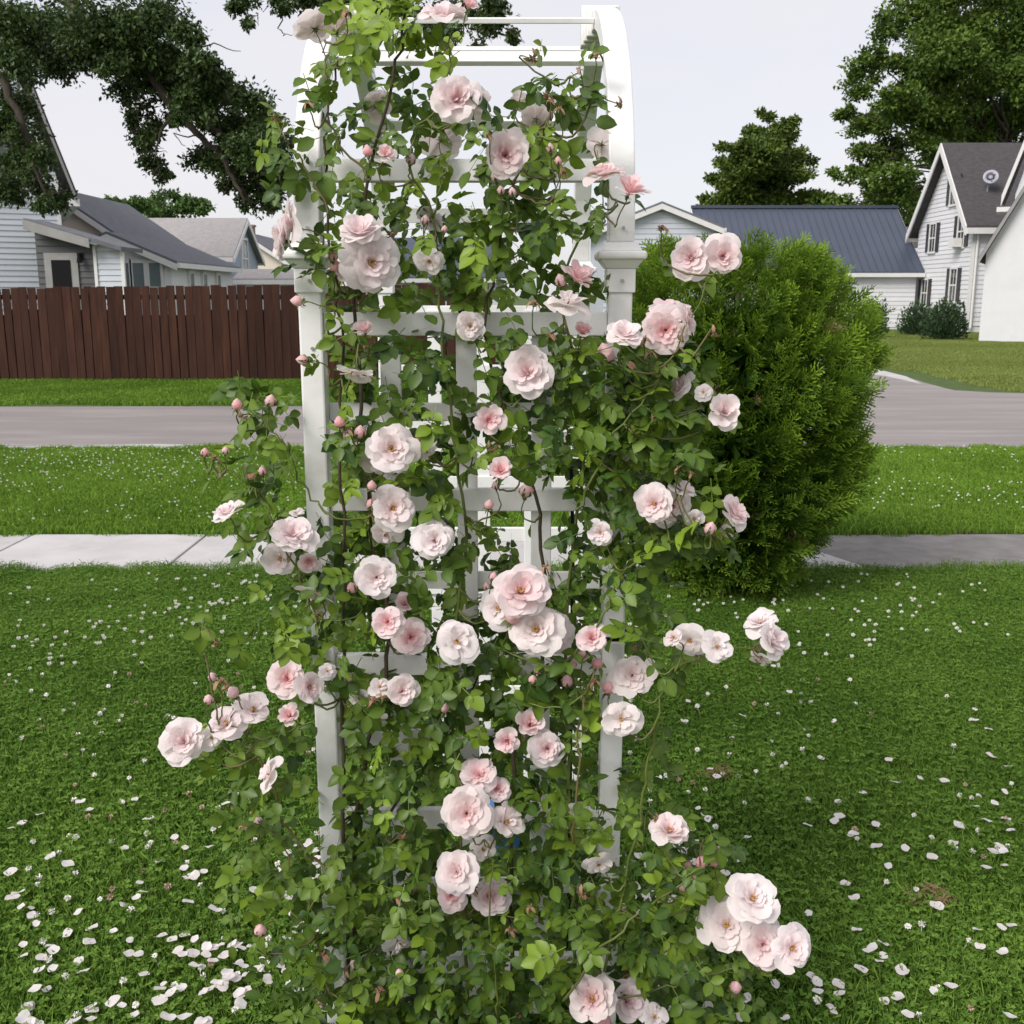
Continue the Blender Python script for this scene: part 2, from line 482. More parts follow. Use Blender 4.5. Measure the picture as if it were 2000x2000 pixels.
def grass(name, x0, x1, y0, y1, step, patch, m, label, seed, smin=.85, smax=1.2):
    V, F, T = patch
    o = obj(name, make_mesh(name, V, F, m, False, T))
    tag(o, label, 'grass', kind='stuff')
    ng = bpy.data.node_groups.new(name + '_spread', 'GeometryNodeTree')
    ng.interface.new_socket('Geometry', in_out='INPUT', socket_type='NodeSocketGeometry')
    ng.interface.new_socket('Geometry', in_out='OUTPUT', socket_type='NodeSocketGeometry')
    gi, go = ng.nodes.new('NodeGroupInput'), ng.nodes.new('NodeGroupOutput')
    gr = ng.nodes.new('GeometryNodeMeshGrid')
    gr.inputs['Size X'].default_value, gr.inputs['Size Y'].default_value = x1 - x0, y1 - y0
    gr.inputs['Vertices X'].default_value = max(2, int((x1 - x0) / step) + 1)
    gr.inputs['Vertices Y'].default_value = max(2, int((y1 - y0) / step) + 1)
    sp = ng.nodes.new('GeometryNodeSetPosition')
    rv = ng.nodes.new('FunctionNodeRandomValue')
    rv.data_type = 'FLOAT_VECTOR'
    rv.inputs[0].default_value = ((x0 + x1) / 2 - step * .4, (y0 + y1) / 2 - step * .4, 0)
    rv.inputs[1].default_value = ((x0 + x1) / 2 + step * .4, (y0 + y1) / 2 + step * .4, 0)
    ip = ng.nodes.new('GeometryNodeInstanceOnPoints')
    rr = ng.nodes.new('FunctionNodeRandomValue')
    rr.data_type = 'FLOAT_VECTOR'
    rr.inputs[0].default_value, rr.inputs[1].default_value = (0, 0, 0), (0, 0, 6.283)
    rs = ng.nodes.new('FunctionNodeRandomValue')
    rs.data_type = 'FLOAT'
    rs.inputs[2].default_value, rs.inputs[3].default_value = smin, smax
    for q, sd_ in ((rv, seed), (rr, seed + 1), (rs, seed + 2)):
        q.inputs['Seed'].default_value = sd_
    k = ng.links.new
    k(gr.outputs['Mesh'], sp.inputs['Geometry'])
    k(rv.outputs[0], sp.inputs['Offset'])
    k(sp.outputs['Geometry'], ip.inputs['Points'])
    k(gi.outputs[0], ip.inputs['Instance'])
    k(rr.outputs[0], ip.inputs['Rotation'])
    k(rs.outputs[1], ip.inputs['Scale'])
    k(ip.outputs['Instances'], go.inputs[0])
    md = o.modifiers.new('spread', 'NODES')
    md.node_group = ng
    return o

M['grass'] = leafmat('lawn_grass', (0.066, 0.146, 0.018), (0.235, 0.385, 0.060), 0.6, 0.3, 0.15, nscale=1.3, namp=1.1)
M['verge'] = leafmat('verge_grass', (0.088, 0.182, 0.016), (0.265, 0.430, 0.056), 0.6, 0.3, 0.15, nscale=0.7, namp=1.3)
M['far_grass'] = leafmat('mown_grass', (0.155, 0.21, 0.045), (0.33, 0.385, 0.11), 0.6, 0.3, 0.15, nscale=0.35, namp=1.4)
pA = blade_patch(1000, .17, .024, .062, .0033, 90, 1)
pB = blade_patch(1100, .22, .03, .065, .006, 40, 2)
pC = blade_patch(700, .40, .03, .06, .012, 0, 3)
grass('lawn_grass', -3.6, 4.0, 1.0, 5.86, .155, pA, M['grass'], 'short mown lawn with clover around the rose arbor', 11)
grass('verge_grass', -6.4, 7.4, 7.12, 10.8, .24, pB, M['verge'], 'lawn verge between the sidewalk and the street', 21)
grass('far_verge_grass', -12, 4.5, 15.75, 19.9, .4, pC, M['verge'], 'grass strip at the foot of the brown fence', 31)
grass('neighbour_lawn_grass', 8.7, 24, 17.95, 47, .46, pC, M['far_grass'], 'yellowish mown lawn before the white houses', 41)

# ---------------------------------------------------------------- brown picket fence
FY = 19.95
fx0, fx1 = -11.2, -0.3
fen = empty('picket_fence', ((fx0 + fx1) / 2, FY, 0), 'tall dark brown board fence across the street', 'fence')
n = int((fx1 - fx0) / 0.162)
pv = []
for v in range(4):
    mb = MB().box(-.0715, .0715, -.011, .011, .045, 1.0)
    pv.append(mb)
for i in range(n):
    x = fx0 + i * .162
    t = (x - fx0) / (fx1 - fx0)
    top = 1.70 + .10 * t + random.uniform(-.022, .022)
    lean = random.uniform(-.012, .012)
    yo = random.uniform(-.004, .004)
    wv = random.choice((.0715, .0735, .0755, .078))
    A = [(x - wv, FY - .011 + yo, .04), (x + wv, FY - .011 + yo, .04), (x + wv, FY + .011 + yo, .04), (x - wv, FY + .011 + yo, .04)]
    B = [(x - wv + lean, FY - .011 + yo, top), (x + wv + lean, FY - .011 + yo, top), (x + wv + lean, FY + .011 + yo, top), (x - wv + lean, FY + .011 + yo, top)]
    MB().hexa(A, B).build('picket', M['fence'], fen)
for z, hh in ((.30, .09), (.92, .10), (1.55, .09)):
    MB().box(fx0 - .1, fx1 + .05, FY + .02, FY + .06, z - hh / 2, z + hh / 2).build('rail', M['fence'], fen)
# boards nailed behind, closing the gaps low down
for i in range(6):
    a = fx0 + i * (fx1 - fx0) / 6
    MB().box(a + .01, a + (fx1 - fx0) / 6 - .01, FY + .065, FY + .085, .05, 1.22 + .1 * (i % 2)).build('backing_board', M['fence'], fen)
for i in range(5):
    x = fx0 + .8 + i * 2.45
    MB().box(x - .05, x + .05, FY + .09, FY + .19, 0, 1.75).build('post', M['fence'], fen)

# ---------------------------------------------------------------- houses
def siding(parent, o, sv, nv, z0, z1, ext, h, m):
    """lapped boards, each one a piece, on the plane through o (sv along, nv outwards); ext(z)->(s0,s1)"""
    o, sv, nv = Vector(o), Vector(sv), Vector(nv)
    z = z0
    while z < z1 - .02:
        zt = min(z + h, z1)
        a0, a1 = ext(z)
        b0, b1 = ext(zt)
        if a1 - a0 > .05:
            if b1 <= b0: b0 = b1 = (a0 + a1) / 2
            def q(s, zz, d): return o + sv * s + nv * d + Vector((0, 0, zz))
            A = [q(a0, z, .004), q(a1, z, .004), q(a1, z, .034), q(a0, z, .034)]
            B = [q(b0, zt, .004), q(b1, zt, .004), q(b1, zt, .012), q(b0, zt, .012)]
            MB().hexa(A, B).build('siding_board', m, parent)
        z = zt

def pwall(name, pts, nv, m, parent, th=.12):
    nv = Vector(nv)
    return MB().prism([Vector(p) for p in pts], -nv * th).build(name, m, parent)

def window(parent, o, sv, nv, w_, h_, glass, shutters=False, trim='trim', muntin=True):
    """o = centre of the opening on the wall plane"""
    o, sv, nv = Vector(o), Vector(sv), Vector(nv)
    up = Vector((0, 0, 1))
    def bx(mb, s0, s1, z0, z1, d0, d1):
        q = lambda s, z, d: o + sv * s + up * z + nv * d
        return mb.hexa([q(s0, z0, d0), q(s1, z0, d0), q(s1, z0, d1), q(s0, z0, d1)], [q(s0, z1, d0), q(s1, z1, d0), q(s1, z1, d1), q(s0, z1, d1)])
    a, b, t = w_ / 2, h_ / 2, .09
    mb = MB()
    bx(mb, -a - t, a + t, b, b + t * 1.2, .0, .085); bx(mb, -a - t * 1.3, a + t * 1.3, -b - t, -b, .0, .10)
    bx(mb, -a - t, -a, -b, b, .0, .08); bx(mb, a, a + t, -b, b, .0, .08)
    if muntin:
        bx(mb, -a, a, -.03, .03, .0, .068); bx(mb, -.018, .018, .03, b, .0, .062); bx(mb, -.018, .018, -b, -.03, .0, .062)
    f = mb.build('window', M[trim], parent)
    bx(MB(), -a, a, -b, b, .036, .05).build('pane', M[glass], f)
    if shutters:
        for sgn in (-1, 1):
            c = sgn * (a + t + .17)
            bx(MB(), c - .16, c + .16, -b - .02, b + .05, .036, .075).build('shutter', M['shutter'], f)
    return f

# --- house A: pale gabled house behind the fence, with grey lean-to porch
YA = 30.0
cx = P(124, 500, YA).x                        # right-hand corner of its gable wall
hA = empty('house', (cx, YA, 0), 'tall pale sided house with steep gable behind the fence and branches', 'house')
zE = P(124, 348, YA).z
sl = (P(30, 128, YA).z - zE) / (cx - P(30, 128, YA).x)
half = 4.3
pk = zE + half * sl
W0 = cx - 2 * half
wl = pwall('wall', [(W0, YA, 0), (cx, YA, 0), (cx, YA, zE), (cx - half, YA, pk), (W0, YA, zE)], (0, -1, 0), M['blue_siding'], hA)
extA = lambda z: (0, 2 * half) if z <= zE else ((z - zE) / sl, 2 * half - (z - zE) / sl)
siding(wl, (W0, YA, 0), (1, 0, 0), (0, -1, 0), .6, pk - .3, extA, .15, M['blue_siding'])
MB().box(cx - .07, cx + .02, YA - .05, YA - .002, 0, zE).build('corner_trim', M['trim'], hA)
pwall('wall', [(cx, YA + .121, 0), (cx, YA + 9, 0), (cx, YA + 9, zE), (cx, YA + .121, zE)], (1, 0, 0), M['blue_siding'], hA)
ov = .42
rA = MB()
zo = zE - ov * sl * .45
rA.hexa([(cx - half, YA - .45, pk + .05), (cx + ov, YA - .45, zo + .10), (cx + ov, YA + 9.4, zo + .10), (cx - half, YA + 9.4, pk + .05)],
        [(cx - half, YA - .45, pk + .25), (cx + ov + .03, YA - .45, zo + .24), (cx + ov + .03, YA + 9.4, zo + .24), (cx - half, YA + 9.4, pk + .25)])
rA.hexa([(cx - half, YA - .45, pk + .05), (cx - 2 * half - ov, YA - .45, zo + .10), (cx - 2 * half - ov, YA + 9.4, zo + .10), (cx - half, YA + 9.4, pk + .05)],
        [(cx - half, YA - .45, pk + .25), (cx - 2 * half - ov, YA - .45, zo + .24), (cx - 2 * half - ov, YA + 9.4, zo + .24), (cx - half, YA + 9.4, pk + .25)])
ro = rA.build('roof', M['dark_shingle'], hA)
MB().hexa([(cx - half, YA - .50, pk - .12), (cx + ov, YA - .50, zo - .04), (cx + ov, YA - .455, zo - .04), (cx - half, YA - .455, pk - .12)],
          [(cx - half, YA - .50, pk + .12), (cx + ov, YA - .50, zo + .16), (cx + ov, YA - .455, zo + .16), (cx - half, YA - .455, pk + .12)]).build('rake_board', M['grey_trim'], ro)
MB().box(cx - .05, cx + ov + .08, YA - .45, YA + 9, zo - .12, zo + .07).build('eave_box', M['trim'], ro)
window(wl, P(6, 330, YA - .02), (1, 0, 0), (0, -1, 0), .8, 1.5, 'glass')
hA.rotation_euler.z = R(26)      # its gable wall turns towards the street corner
# porch
YP = 28.6
hP = empty('porch', (P(150, 520, YP).x, YP, 0), 'charcoal grey lean-to porch with white door frame beside the pale house', 'porch')
xa, xb, xc = P(72, 500, YP).x, P(187, 500, YP).x, P(238, 500, YP).x
za, zb, zc = P(72, 440, YP).z, P(187, 480, YP).z, P(238, 490, YP).z
pw = pwall('wall', [(xa, YP, 0), (xb, YP, 0), (xb, YP, zb), (xa, YP, za)], (0, -1, 0), M['grey_siding'], hP)
siding(pw, (xa, YP, 0), (1, 0, 0), (0, -1, 0), .6, zb, lambda z: (0, xb - xa), .16, M['grey_siding'])
siding(pw, (xa, YP, 0), (1, 0, 0), (0, -1, 0), zb, za, lambda z: (0, (za - z) / (za - zb) * (xb - xa)), .16, M['grey_siding'])
pw2 = pwall('wall', [(xb + .002, YP, 0), (xc, YP, 0), (xc, YP, zc), (xb + .002, YP, zb)], (0, -1, 0), M['white_siding'], hP)
siding(pw2, (xb, YP, 0), (1, 0, 0), (0, -1, 0), .6, zc, lambda z: (0.03, xc - xb), .15, M['blue_siding'])
MB().box(xb - .05, xb + .03, YP - .06, YP - .035, 0, zb).build('corner_trim', M['trim'], hP)
MB().box(xc - .03, xc + .06, YP - .06, YP + .03, 0, zc).build('downpipe', M['trim'], hP)
r = MB()
def slopez(x): return za + (x - xa) * (zc - za) / (xc - xa)
r.hexa([(xa - .12, YP - .35, slopez(xa - .12) + .02), (xc + .12, YP - .35, slopez(xc + .12) + .02), (xc + .12, YP + 1.3, slopez(xc + .12) + .02), (xa - .12, YP + 1.3, slopez(xa - .12) + .02)],
       [(xa - .12, YP - .35, slopez(xa - .12) + .13), (xc + .12, YP - .35, slopez(xc + .12) + .13), (xc + .12, YP + 1.3, slopez(xc + .12) + .13), (xa - .12, YP + 1.3, slopez(xa - .12) + .13)])
rf = r.build('roof', M['grey_shingle'], hP)
MB().hexa([(xa - .12, YP - .40, slopez(xa - .12) - .16), (xb, YP - .40, slopez(xb) - .14), (xb, YP - .355, slopez(xb) - .14), (xa - .12, YP - .355, slopez(xa - .12) - .16)],
          [(xa - .12, YP - .40, slopez(xa - .12) + .09), (xb, YP - .40, slopez(xb) + .09), (xb, YP - .355, slopez(xb) + .09), (xa - .12, YP - .355, slopez(xa - .12) + .09)]).build('rake_board', M['grey_trim'], rf)
dr = MB().box(P(89, 520, YP).x, P(154, 520, YP).x, YP - .07, YP - .036, 0, P(120, 494, YP).z).build('door', M['grey_trim'], hP)
MB().box(P(103, 520, YP).x, P(140, 520, YP).x, YP - .085, YP - .072, .3, P(120, 508, YP).z).build('pane', M['black'], dr)
lx, lz = P(160, 505, YP).x, P(160, 503, YP).z
lm = MB().box(lx - .05, lx + .05, YP - .07, YP - .036, lz - .06, lz + .12)
lm.tube([(lx, YP - .07, lz + .05), (lx, YP - .16, lz + .08), (lx, YP - .18, lz + .02)], .02)
lm.tube([(lx, YP - .18, lz + .03), (lx, YP - .18, lz - .14)], [.05, .08], 8)
lm.build('wall_lamp', M['black'], hP)

# --- house B: cream gable with long grey roof
def gable_house(name, label, YF, cxp, half, zE, zP, depth, wallm, roofm, side_m=None, ov=.3, board=None):
    """gable end towards the camera, ridge running away"""
    h = empty(name, (cxp, YF, 0), label, 'house')
    wl = pwall('wall', [(cxp - half, YF, 0), (cxp + half, YF, 0), (cxp + half, YF, zE), (cxp, YF, zP), (cxp - half, YF, zE)], (0, -1, 0), wallm, h)
    for sgn in (-1, 1):
        x = cxp + sgn * half
        pwall('wall', [(x, YF + .121, 0), (x, YF + depth, 0), (x, YF + depth, zE), (x, YF + .121, zE)], (sgn, 0, 0), side_m or wallm, h)
    pwall('wall', [(cxp - half, YF + depth + .13, 0), (cxp + half, YF + depth + .13, 0), (cxp + half, YF + depth + .13, zE), (cxp, YF + depth + .13, zP), (cxp - half, YF + depth + .13, zE)], (0, 1, 0), wallm, h)
    s = (zP - zE) / half
    for sgn in (-1, 1):
        xe, ze = cxp + sgn * (half + ov), zE - ov * s
        A = [(cxp, YF - ov, zP + .01), (xe, YF - ov, ze + .01), (xe, YF + depth + ov, ze + .01), (cxp, YF + depth + ov, zP + .01)]
        rf = MB().hexa(A, [(a[0], a[1], a[2] + .14) for a in A]).build('roof', roofm, h)
        A = [(cxp, YF - ov - .05, zP - .14), (xe, YF - ov - .05, ze - .14), (xe, YF - ov - .003, ze - .14), (cxp, YF - ov - .003, zP - .14)]
        MB().hexa(A, [(a[0], a[1], a[2] + .2) for a in A]).build('rake_board', M['trim'], rf)
        MB().box(min(xe, xe + sgn * .08), max(xe, xe + sgn * .08), YF - ov, YF + depth + ov, ze - .06, ze + .10).build('gutter', M['trim'], rf)
    if board:
        siding(wl, (cxp - half, YF, 0), (1, 0, 0), (0, -1, 0), .3, zP - .2, lambda z: (0, 2 * half) if z <= zE else ((z - zE) / s, 2 * half - (z - zE) / s), board, wallm)
    return h, wl

YB = 37.0
xr = P(214, 452, YB).x; zEb = P(214, 452, YB).z
xp_ = P(96, 372, YB).x; zPb = P(96, 372, YB).z
hB, _ = gable_house('house', 'cream gabled house with long slate grey roof behind the porch', YB, xp_, xr - xp_, zEb, zPb, 7.2, M['cream'], M['grey_shingle'], M['white_siding'])
# --- house C: low white wing with windows
YC = 35.0
xr = P(333, 510, YC).x; zEc = P(333, 512, YC).z
xp_ = P(215, 462, YC).x; zPc = P(215, 462, YC).z
hC, wc = gable_house('sunroom', 'low white wing with a row of windows above the fence', YC, xp_, xr - xp_, zEc, zPc, 7.5, M['white_siding'], M['grey_shingle'])
for px_ in (243, 272, 304):
    window(wc, P(px_, 537, YC - .02), (1, 0, 0), (0, -1, 0), .36, .75, 'pale_glass', muntin=False)
for yy in (YC + 2.0, YC + 3.6, YC + 5.4):
    window(hC, (xr, yy, 1.95), (0, 1, 0), (1, 0, 0), .45, .7, 'pale_glass', muntin=False)
# --- house D: slate blue house with light shingle roof, ridge across
def eave_house(name, label, YF, x0, x1, zE, zR, half, wallm, roofm, ov=.3):
    """roof slope towards the camera, ridge across the view"""
    h = empty(name, ((x0 + x1) / 2, YF, 0), label, 'house')
    wf = pwall('wall', [(x0, YF, 0), (x1, YF, 0), (x1, YF, zE), (x0, YF, zE)], (0, -1, 0), wallm, h)
    pwall('wall', [(x0, YF + 2 * half, 0), (x1, YF + 2 * half, 0), (x1, YF + 2 * half, zE), (x0, YF + 2 * half, zE)], (0, 1, 0), wallm, h)
    ws = []
    for x, sg in ((x0, -1), (x1, 1)):
        ws.append(pwall('wall', [(x - sg * .002, YF + .121, 0), (x - sg * .002, YF + 2 * half - .121, 0), (x - sg * .002, YF + 2 * half - .121, zE), (x - sg * .002, YF + half, zR), (x - sg * .002, YF + .121, zE)], (sg, 0, 0), wallm, h))
    s = (zR - zE) / half
    rfs = []
    for sg in (-1, 1):
        ye, ze = YF + half + sg * (half + ov), zE - ov * s
        A = [(x0 - ov, YF + half, zR + .01), (x1 + ov, YF + half, zR + .01), (x1 + ov, ye, ze + .01), (x0 - ov, ye, ze + .01)]
        rf = MB().hexa(A, [(a[0], a[1], a[2] + .13) for a in A]).build('roof', roofm, h)
        for x, d in ((x0 - ov, -1), (x1 + ov, 1)):
            a, b = sorted((x + d * .003, x + d * .05))
            A = [(a, YF + half, zR - .14), (b, YF + half, zR - .14), (b, ye, ze - .14), (a, ye, ze - .14)]
            MB().hexa(A, [(q[0], q[1], q[2] + .22) for q in A]).build('rake_board', M['trim'], rf)
        MB().box(x0 - ov, x1 + ov, min(ye, ye + sg * .07), max(ye, ye + sg * .07), ze - .1, ze + .08).build('gutter', M['trim'], rf)
        rfs.append(rf)
    return h, wf, ws, rfs, s

YD = 46.0
x1 = P(447, 510, YD).x
hD, wf, ws, _, _ = eave_house('house', 'slate blue house with pale shingle roof and white gable window', YD, P(215, 500, YD).x, x1, P(400, 500, YD).z, P(470, 432, YD + 2.6).z, 2.6, M['slate_siding'], M['light_shingle'], .25)
window(ws[1], (x1 - .002, YD + 2.6, P(470, 505, YD + 2.6).z), (0, 1, 0), (1, 0, 0), 1.0, 1.6, 'pale_glass')
MB().box(x1 - .12, x1 + .01, YD - .03, YD - .003, 0, P(447, 500, YD).z).build('corner_trim', M['trim'], hD)
# --- house E: cream with dark roof and chimney
YE = 56.0
xp_ = P(478, 462, YE).x
xr = P(575, 522, YE).x
hE, _ = gable_house('house', 'cream house with dark roof and brick chimney beyond the blue one', YE, xp_, xr - xp_, P(575, 522, YE).z, P(478, 458, YE).z, 8, M['cream'], M['grey_shingle'])
c = P(489, 455, YE + 2.5)
mb = MB().box(c.x - .22, c.x + .22, c.y - .22, c.y + .22, c.z - 1.5, c.z + .32).box(c.x - .27, c.x + .27, c.y - .27, c.y + .27, c.z + .32, c.z + .42)
mb.build('chimney', M['brick'], hE)
YS = 44.0
hS, *_ = eave_house('shed', 'low shed with flat grey roof just over the fence', YS, P(462, 540, YS).x, P(590, 540, YS).x, P(500, 549, YS).z, P(500, 532, YS + 1.5).z, 1.5, M['white_siding'], M['light_shingle'], .15)
# --- dark roofed house seen through the arbor
YT = 48.0
hT, *_ = eave_house('house', 'grey roofed white house glimpsed through the arbor lattice', YT, P(740, 540, YT).x, P(985, 540, YT).x, P(800, 540, YT).z, P(800, 470, YT + 3).z, 3.0, M['white_siding'], M['metal_roof'], .3)

# --- garage with blue metal roof
YG = 50.0
x1 = P(1788, 560, YG).x; x0 = P(1385, 560, YG).x
zEg, zRg = P(1780, 528, YG).z, P(1745, 411, YG + 4).z
hG, wf, ws, rfs, s = eave_house('garage', 'white sided garage with long blue metal roof behind the shrub', YG, x0, x1, zEg, zRg, 4.0, M['white_siding'], M['metal_roof'], .28)
siding(wf, (x0, YG, 0), (1, 0, 0), (0, -1, 0), .1, zEg - .22, lambda z: (0, x1 - x0), .2, M['white_siding'])
MB().box(x0, x1, YG - .09, YG - .036, zEg - .24, zEg - .03).build('fascia', M['trim'], hG)
nseam = 30
for i in range(nseam):
    x = x0 - .25 + (x1 - x0 + .5) * i / (nseam - 1)
    ye, ze = YG - .28, zEg - .28 * s
    A = [(x - .02, ye, ze + .142), (x + .02, ye, ze + .142), (x + .02, YG + 4, zRg + .142), (x - .02, YG + 4, zRg + .142)]
    MB().hexa(A, [(q[0], q[1], q[2] + .035) for q in A]).build('seam', M['metal_roof'], rfs[0])
MB().box(x0 - .3, x1 + .3, YG + 3.85, YG + 4.15, zRg + .10, zRg + .24).build('ridge_cap', M['metal_roof'], rfs[0])
# --- pale gabled shed left of it
YI = 42.0
cxi = P(1290, 450, YI).x
hf = P(1400, 450, YI).x - cxi
zPi, zEi = P(1290, 402, YI).z, P(1400, 446, YI).z
gI, wI = gable_house('garage', 'pale grey gabled shed peeping over the shrub beside the blue roof', YI, cxi, hf, zEi, zPi, 7, M['blue_siding'], M['grey_shingle'], ov=.25, board=.2)
# --- white two storey house with gable end
Yf, Yb = 45.0, 51.0
xg = P(1898, 500, Yf).x
zE = P(1898, 432, Yf).z
zR = P(1862, 288, (Yf + Yb) / 2).z
hH = empty('house', (xg + 4, (Yf + Yb) / 2, 0), 'white two storey house with dark shutters and steep dark roof', 'house')
gw = pwall('wall', [(xg, Yf, 0), (xg, Yb, 0), (xg, Yb, zE), (xg, (Yf + Yb) / 2, zR), (xg, Yf, zE)], (-1, 0, 0), M['white_siding'], hH)
fw = pwall('wall', [(xg + .121, Yf + .002, 0), (xg + 9, Yf + .002, 0), (xg + 9, Yf + .002, zE), (xg + .121, Yf + .002, zE)], (0, -1, 0), M['white_siding'], hH)
hs = (Yb - Yf) / 2
sg_ = (zR - zE) / hs
siding(fw, (xg, Yf, 0), (1, 0, 0), (0, -1, 0), .3, zE, lambda z: (.08, 4.5), .19, M['white_siding'])
siding(gw, (xg, Yf, 0), (0, 1, 0), (-1, 0, 0), .3, zR - .2, lambda z: (0, 2 * hs) if z <= zE else ((z - zE) / sg_, 2 * hs - (z - zE) / sg_), .19, M['white_siding'])
ovr = .45
for sg in (-1, 1):
    ye, ze = (Yf + Yb) / 2 + sg * (hs + .35), zE - .35 * sg_
    A = [(xg - ovr, (Yf + Yb) / 2, zR + .02), (xg + 10, (Yf + Yb) / 2, zR + .02), (xg + 10, ye, ze + .02), (xg - ovr, ye, ze + .02)]
    rf = MB().hexa(A, [(q[0], q[1], q[2] + .18) for q in A]).build('roof', M['dark_shingle'], hH)
    A = [(xg - ovr - .06, (Yf + Yb) / 2, zR - .2), (xg - ovr - .003, (Yf + Yb) / 2, zR - .2), (xg - ovr - .003, ye, ze - .2), (xg - ovr - .06, ye, ze - .2)]
    MB().hexa(A, [(q[0], q[1], q[2] + .38) for q in A]).build('rake_board', M['trim'], rf)
    MB().box(xg - ovr, xg + 10, min(ye, ye + sg * .08), max(ye, ye + sg * .08), ze - .14, ze + .1).build('gutter', M['trim'], rf)
    if sg < 0: roof_front = rf
MB().box(xg - .05, xg + .09, Yf - .06, Yf - .003, 0, zE).build('corner_trim', M['trim'], hH)
MB().tube([(xg + .15, Yf - .12, .2), (xg + .15, Yf - .12, zE - .1)], .05, 8).build('downpipe', M['trim'], hH)
def gpt(px_, py_):
    d = ray(px_, py_)
    return CAM + d * ((xg - .036) / d.x)
for (px_, py_, hh) in ((1864, 372, 1.15), (1822, 465, 1.2), (1878, 452, 1.25), (1806, 572, 1.15), (1862, 557, 1.35)):
    c = gpt(px_, py_)
    window(gw, (xg, c.y, c.z), (0, 1, 0), (-1, 0, 0), .62, hh, 'glass', shutters=True)
c = gpt(1876, 474)
ac = MB().box(xg - .45, xg - .1, c.y - .30, c.y + .30, c.z - .18, c.z + .18)
ac.build('air_conditioner', M['trim'], gw)
# satellite dish on the roof
dpos = P(1928, 372, Yf + 1.0)
dz = zE + (dpos.y - Yf) * sg_ + .2
dish = empty('satellite_dish', (dpos.x, dpos.y, dz), 'small round grey satellite dish on the dark house roof', 'satellite dish')
mb = MB()
dn = Vector((-.35, -.85, .35)).normalized()
dc = Vector((dpos.x, dpos.y - .25, dz + .55))
a_ = dn.orthogonal().normalized(); b_ = dn.cross(a_)
V, F = [tuple(dc - dn * .07)], []
for ri, (rr, dd) in enumerate(((.15, -.055), (.30, .0), (.31, -.015), (.15, -.085))):
    for k in range(20):
        an = 2 * math.pi * k / 20
        V.append(tuple(dc + (a_ * math.cos(an) + b_ * math.sin(an)) * rr + dn * dd))
for k in range(20):
    F.append((0, 1 + k, 1 + (k + 1) % 20))
    for q in range(3):
        F.append((1 + q * 20 + k, 1 + q * 20 + (k + 1) % 20, 21 + q * 20 + (k + 1) % 20, 21 + q * 20 + k))
mb.add(V, F).build('reflector', M['dish'], dish, True)
MB().tube([dc - dn * .08, (dpos.x, dpos.y - .05, dz + .25), (dpos.x, dpos.y, dz - .05)], .03, 6).build('mast', M['dish'], dish)
MB().tube([dc - dn * .03 - Vector((0, 0, .28)), dc + dn * .4 - Vector((-.12, 0, .10))], .018, 5).tube([dc + dn * .38 - Vector((-.12, 0, .10)), dc + dn * .48 - Vector((-.12, 0, .08))], .05, 8).build('feed_arm', M['dish'], dish)
# cross wing: gable towards the camera
YW = 42.5
xl, zl = P(1962, 392, YW).x, P(1962, 392, YW).z
sw_ = (P(2000, 288, YW).z - zl) / (P(2000, 288, YW).x - xl)
wing = empty('house_wing', (xl, YW, 0), 'white cross wing with pale soffits at the picture edge', 'house')
pk_x = xl + 2.2
wz = zl + 2.2 * sw_
pwall('wall', [(xl + .35, YW + .4, 0), (pk_x + 2.0, YW + .4, 0), (pk_x + 2.0, YW + .4, zl), (pk_x, YW + .4, wz - .3), (xl + .35, YW + .4, zl + .25)], (0, -1, 0), M['white_siding'], wing)
A = [(xl - .1, YW, zl - .05), (pk_x, YW, wz), (pk_x, YW + 2.4, wz), (xl - .1, YW + 2.4, zl - .05)]
rf = MB().hexa(A, [(q[0], q[1], q[2] + .16) for q in A]).build('roof', M['dark_shingle'], wing)
A = [(xl - .12, YW - .05, zl - .22), (pk_x, YW - .05, wz - .3), (pk_x, YW - .003, wz - .3), (xl - .12, YW - .003, zl - .22)]
MB().hexa(A, [(q[0], q[1], q[2] + .42) for q in A]).build('rake_board', M['trim'], rf)
MB().box(xl - .25, xl + .55, YW - .10, YW + 2.2, zl - .42, zl - .24).build('eave_return', M['trim'], wing)
wing.rotation_euler.z = R(-27)
# --- white stucco building at the picture edge
YJ = 36.5
xl, zl = P(1918, 505, YJ).x, P(1926, 500, YJ).z
sj = (P(2000, 362, YJ).z - zl) / (P(2000, 362, YJ).x - xl)
hJ = empty('garage', (xl, YJ, 0), 'plain white stucco building with sloping eave cut by the photo edge', 'building')
hw = 3.2
pwall('wall', [(xl + .12, YJ, 0), (xl + 2 * hw, YJ, 0), (xl + 2 * hw, YJ, zl + .1), (xl + hw, YJ, zl + hw * sj - .12), (xl + .12, YJ, zl + .1)], (0, -1, 0), M['stucco'], hJ, .2)
pwall('wall', [(xl + .12, YJ + .21, 0), (xl + .12, YJ + 8, 0), (xl + .12, YJ + 8, zl), (xl + .12, YJ + .21, zl)], (-1, 0, 0), M['stucco'], hJ, .2)
for sg in (-1, 1):
    xc_ = xl + hw
    xe = xc_ + sg * (hw + .1)
    A = [(xc_, YJ - .3, zl + hw * sj), (xe, YJ - .3, zl - .1 * sj), (xe, YJ + 8.2, zl - .1 * sj), (xc_, YJ + 8.2, zl + hw * sj)]
    rf = MB().hexa(A, [(q[0], q[1], q[2] + .12) for q in A]).build('roof', M['grey_shingle'], hJ)
    A = [(xc_, YJ - .35, zl + hw * sj - .12), (xe, YJ - .35, zl - .1 * sj - .12), (xe, YJ - .303, zl - .1 * sj - .12), (xc_, YJ - .303, zl + hw * sj - .12)]
    MB().hexa(A, [(q[0], q[1], q[2] + .2) for q in A]).build('rake_board', M['grey_trim'], rf)
hJ.rotation_euler.z = R(-27)
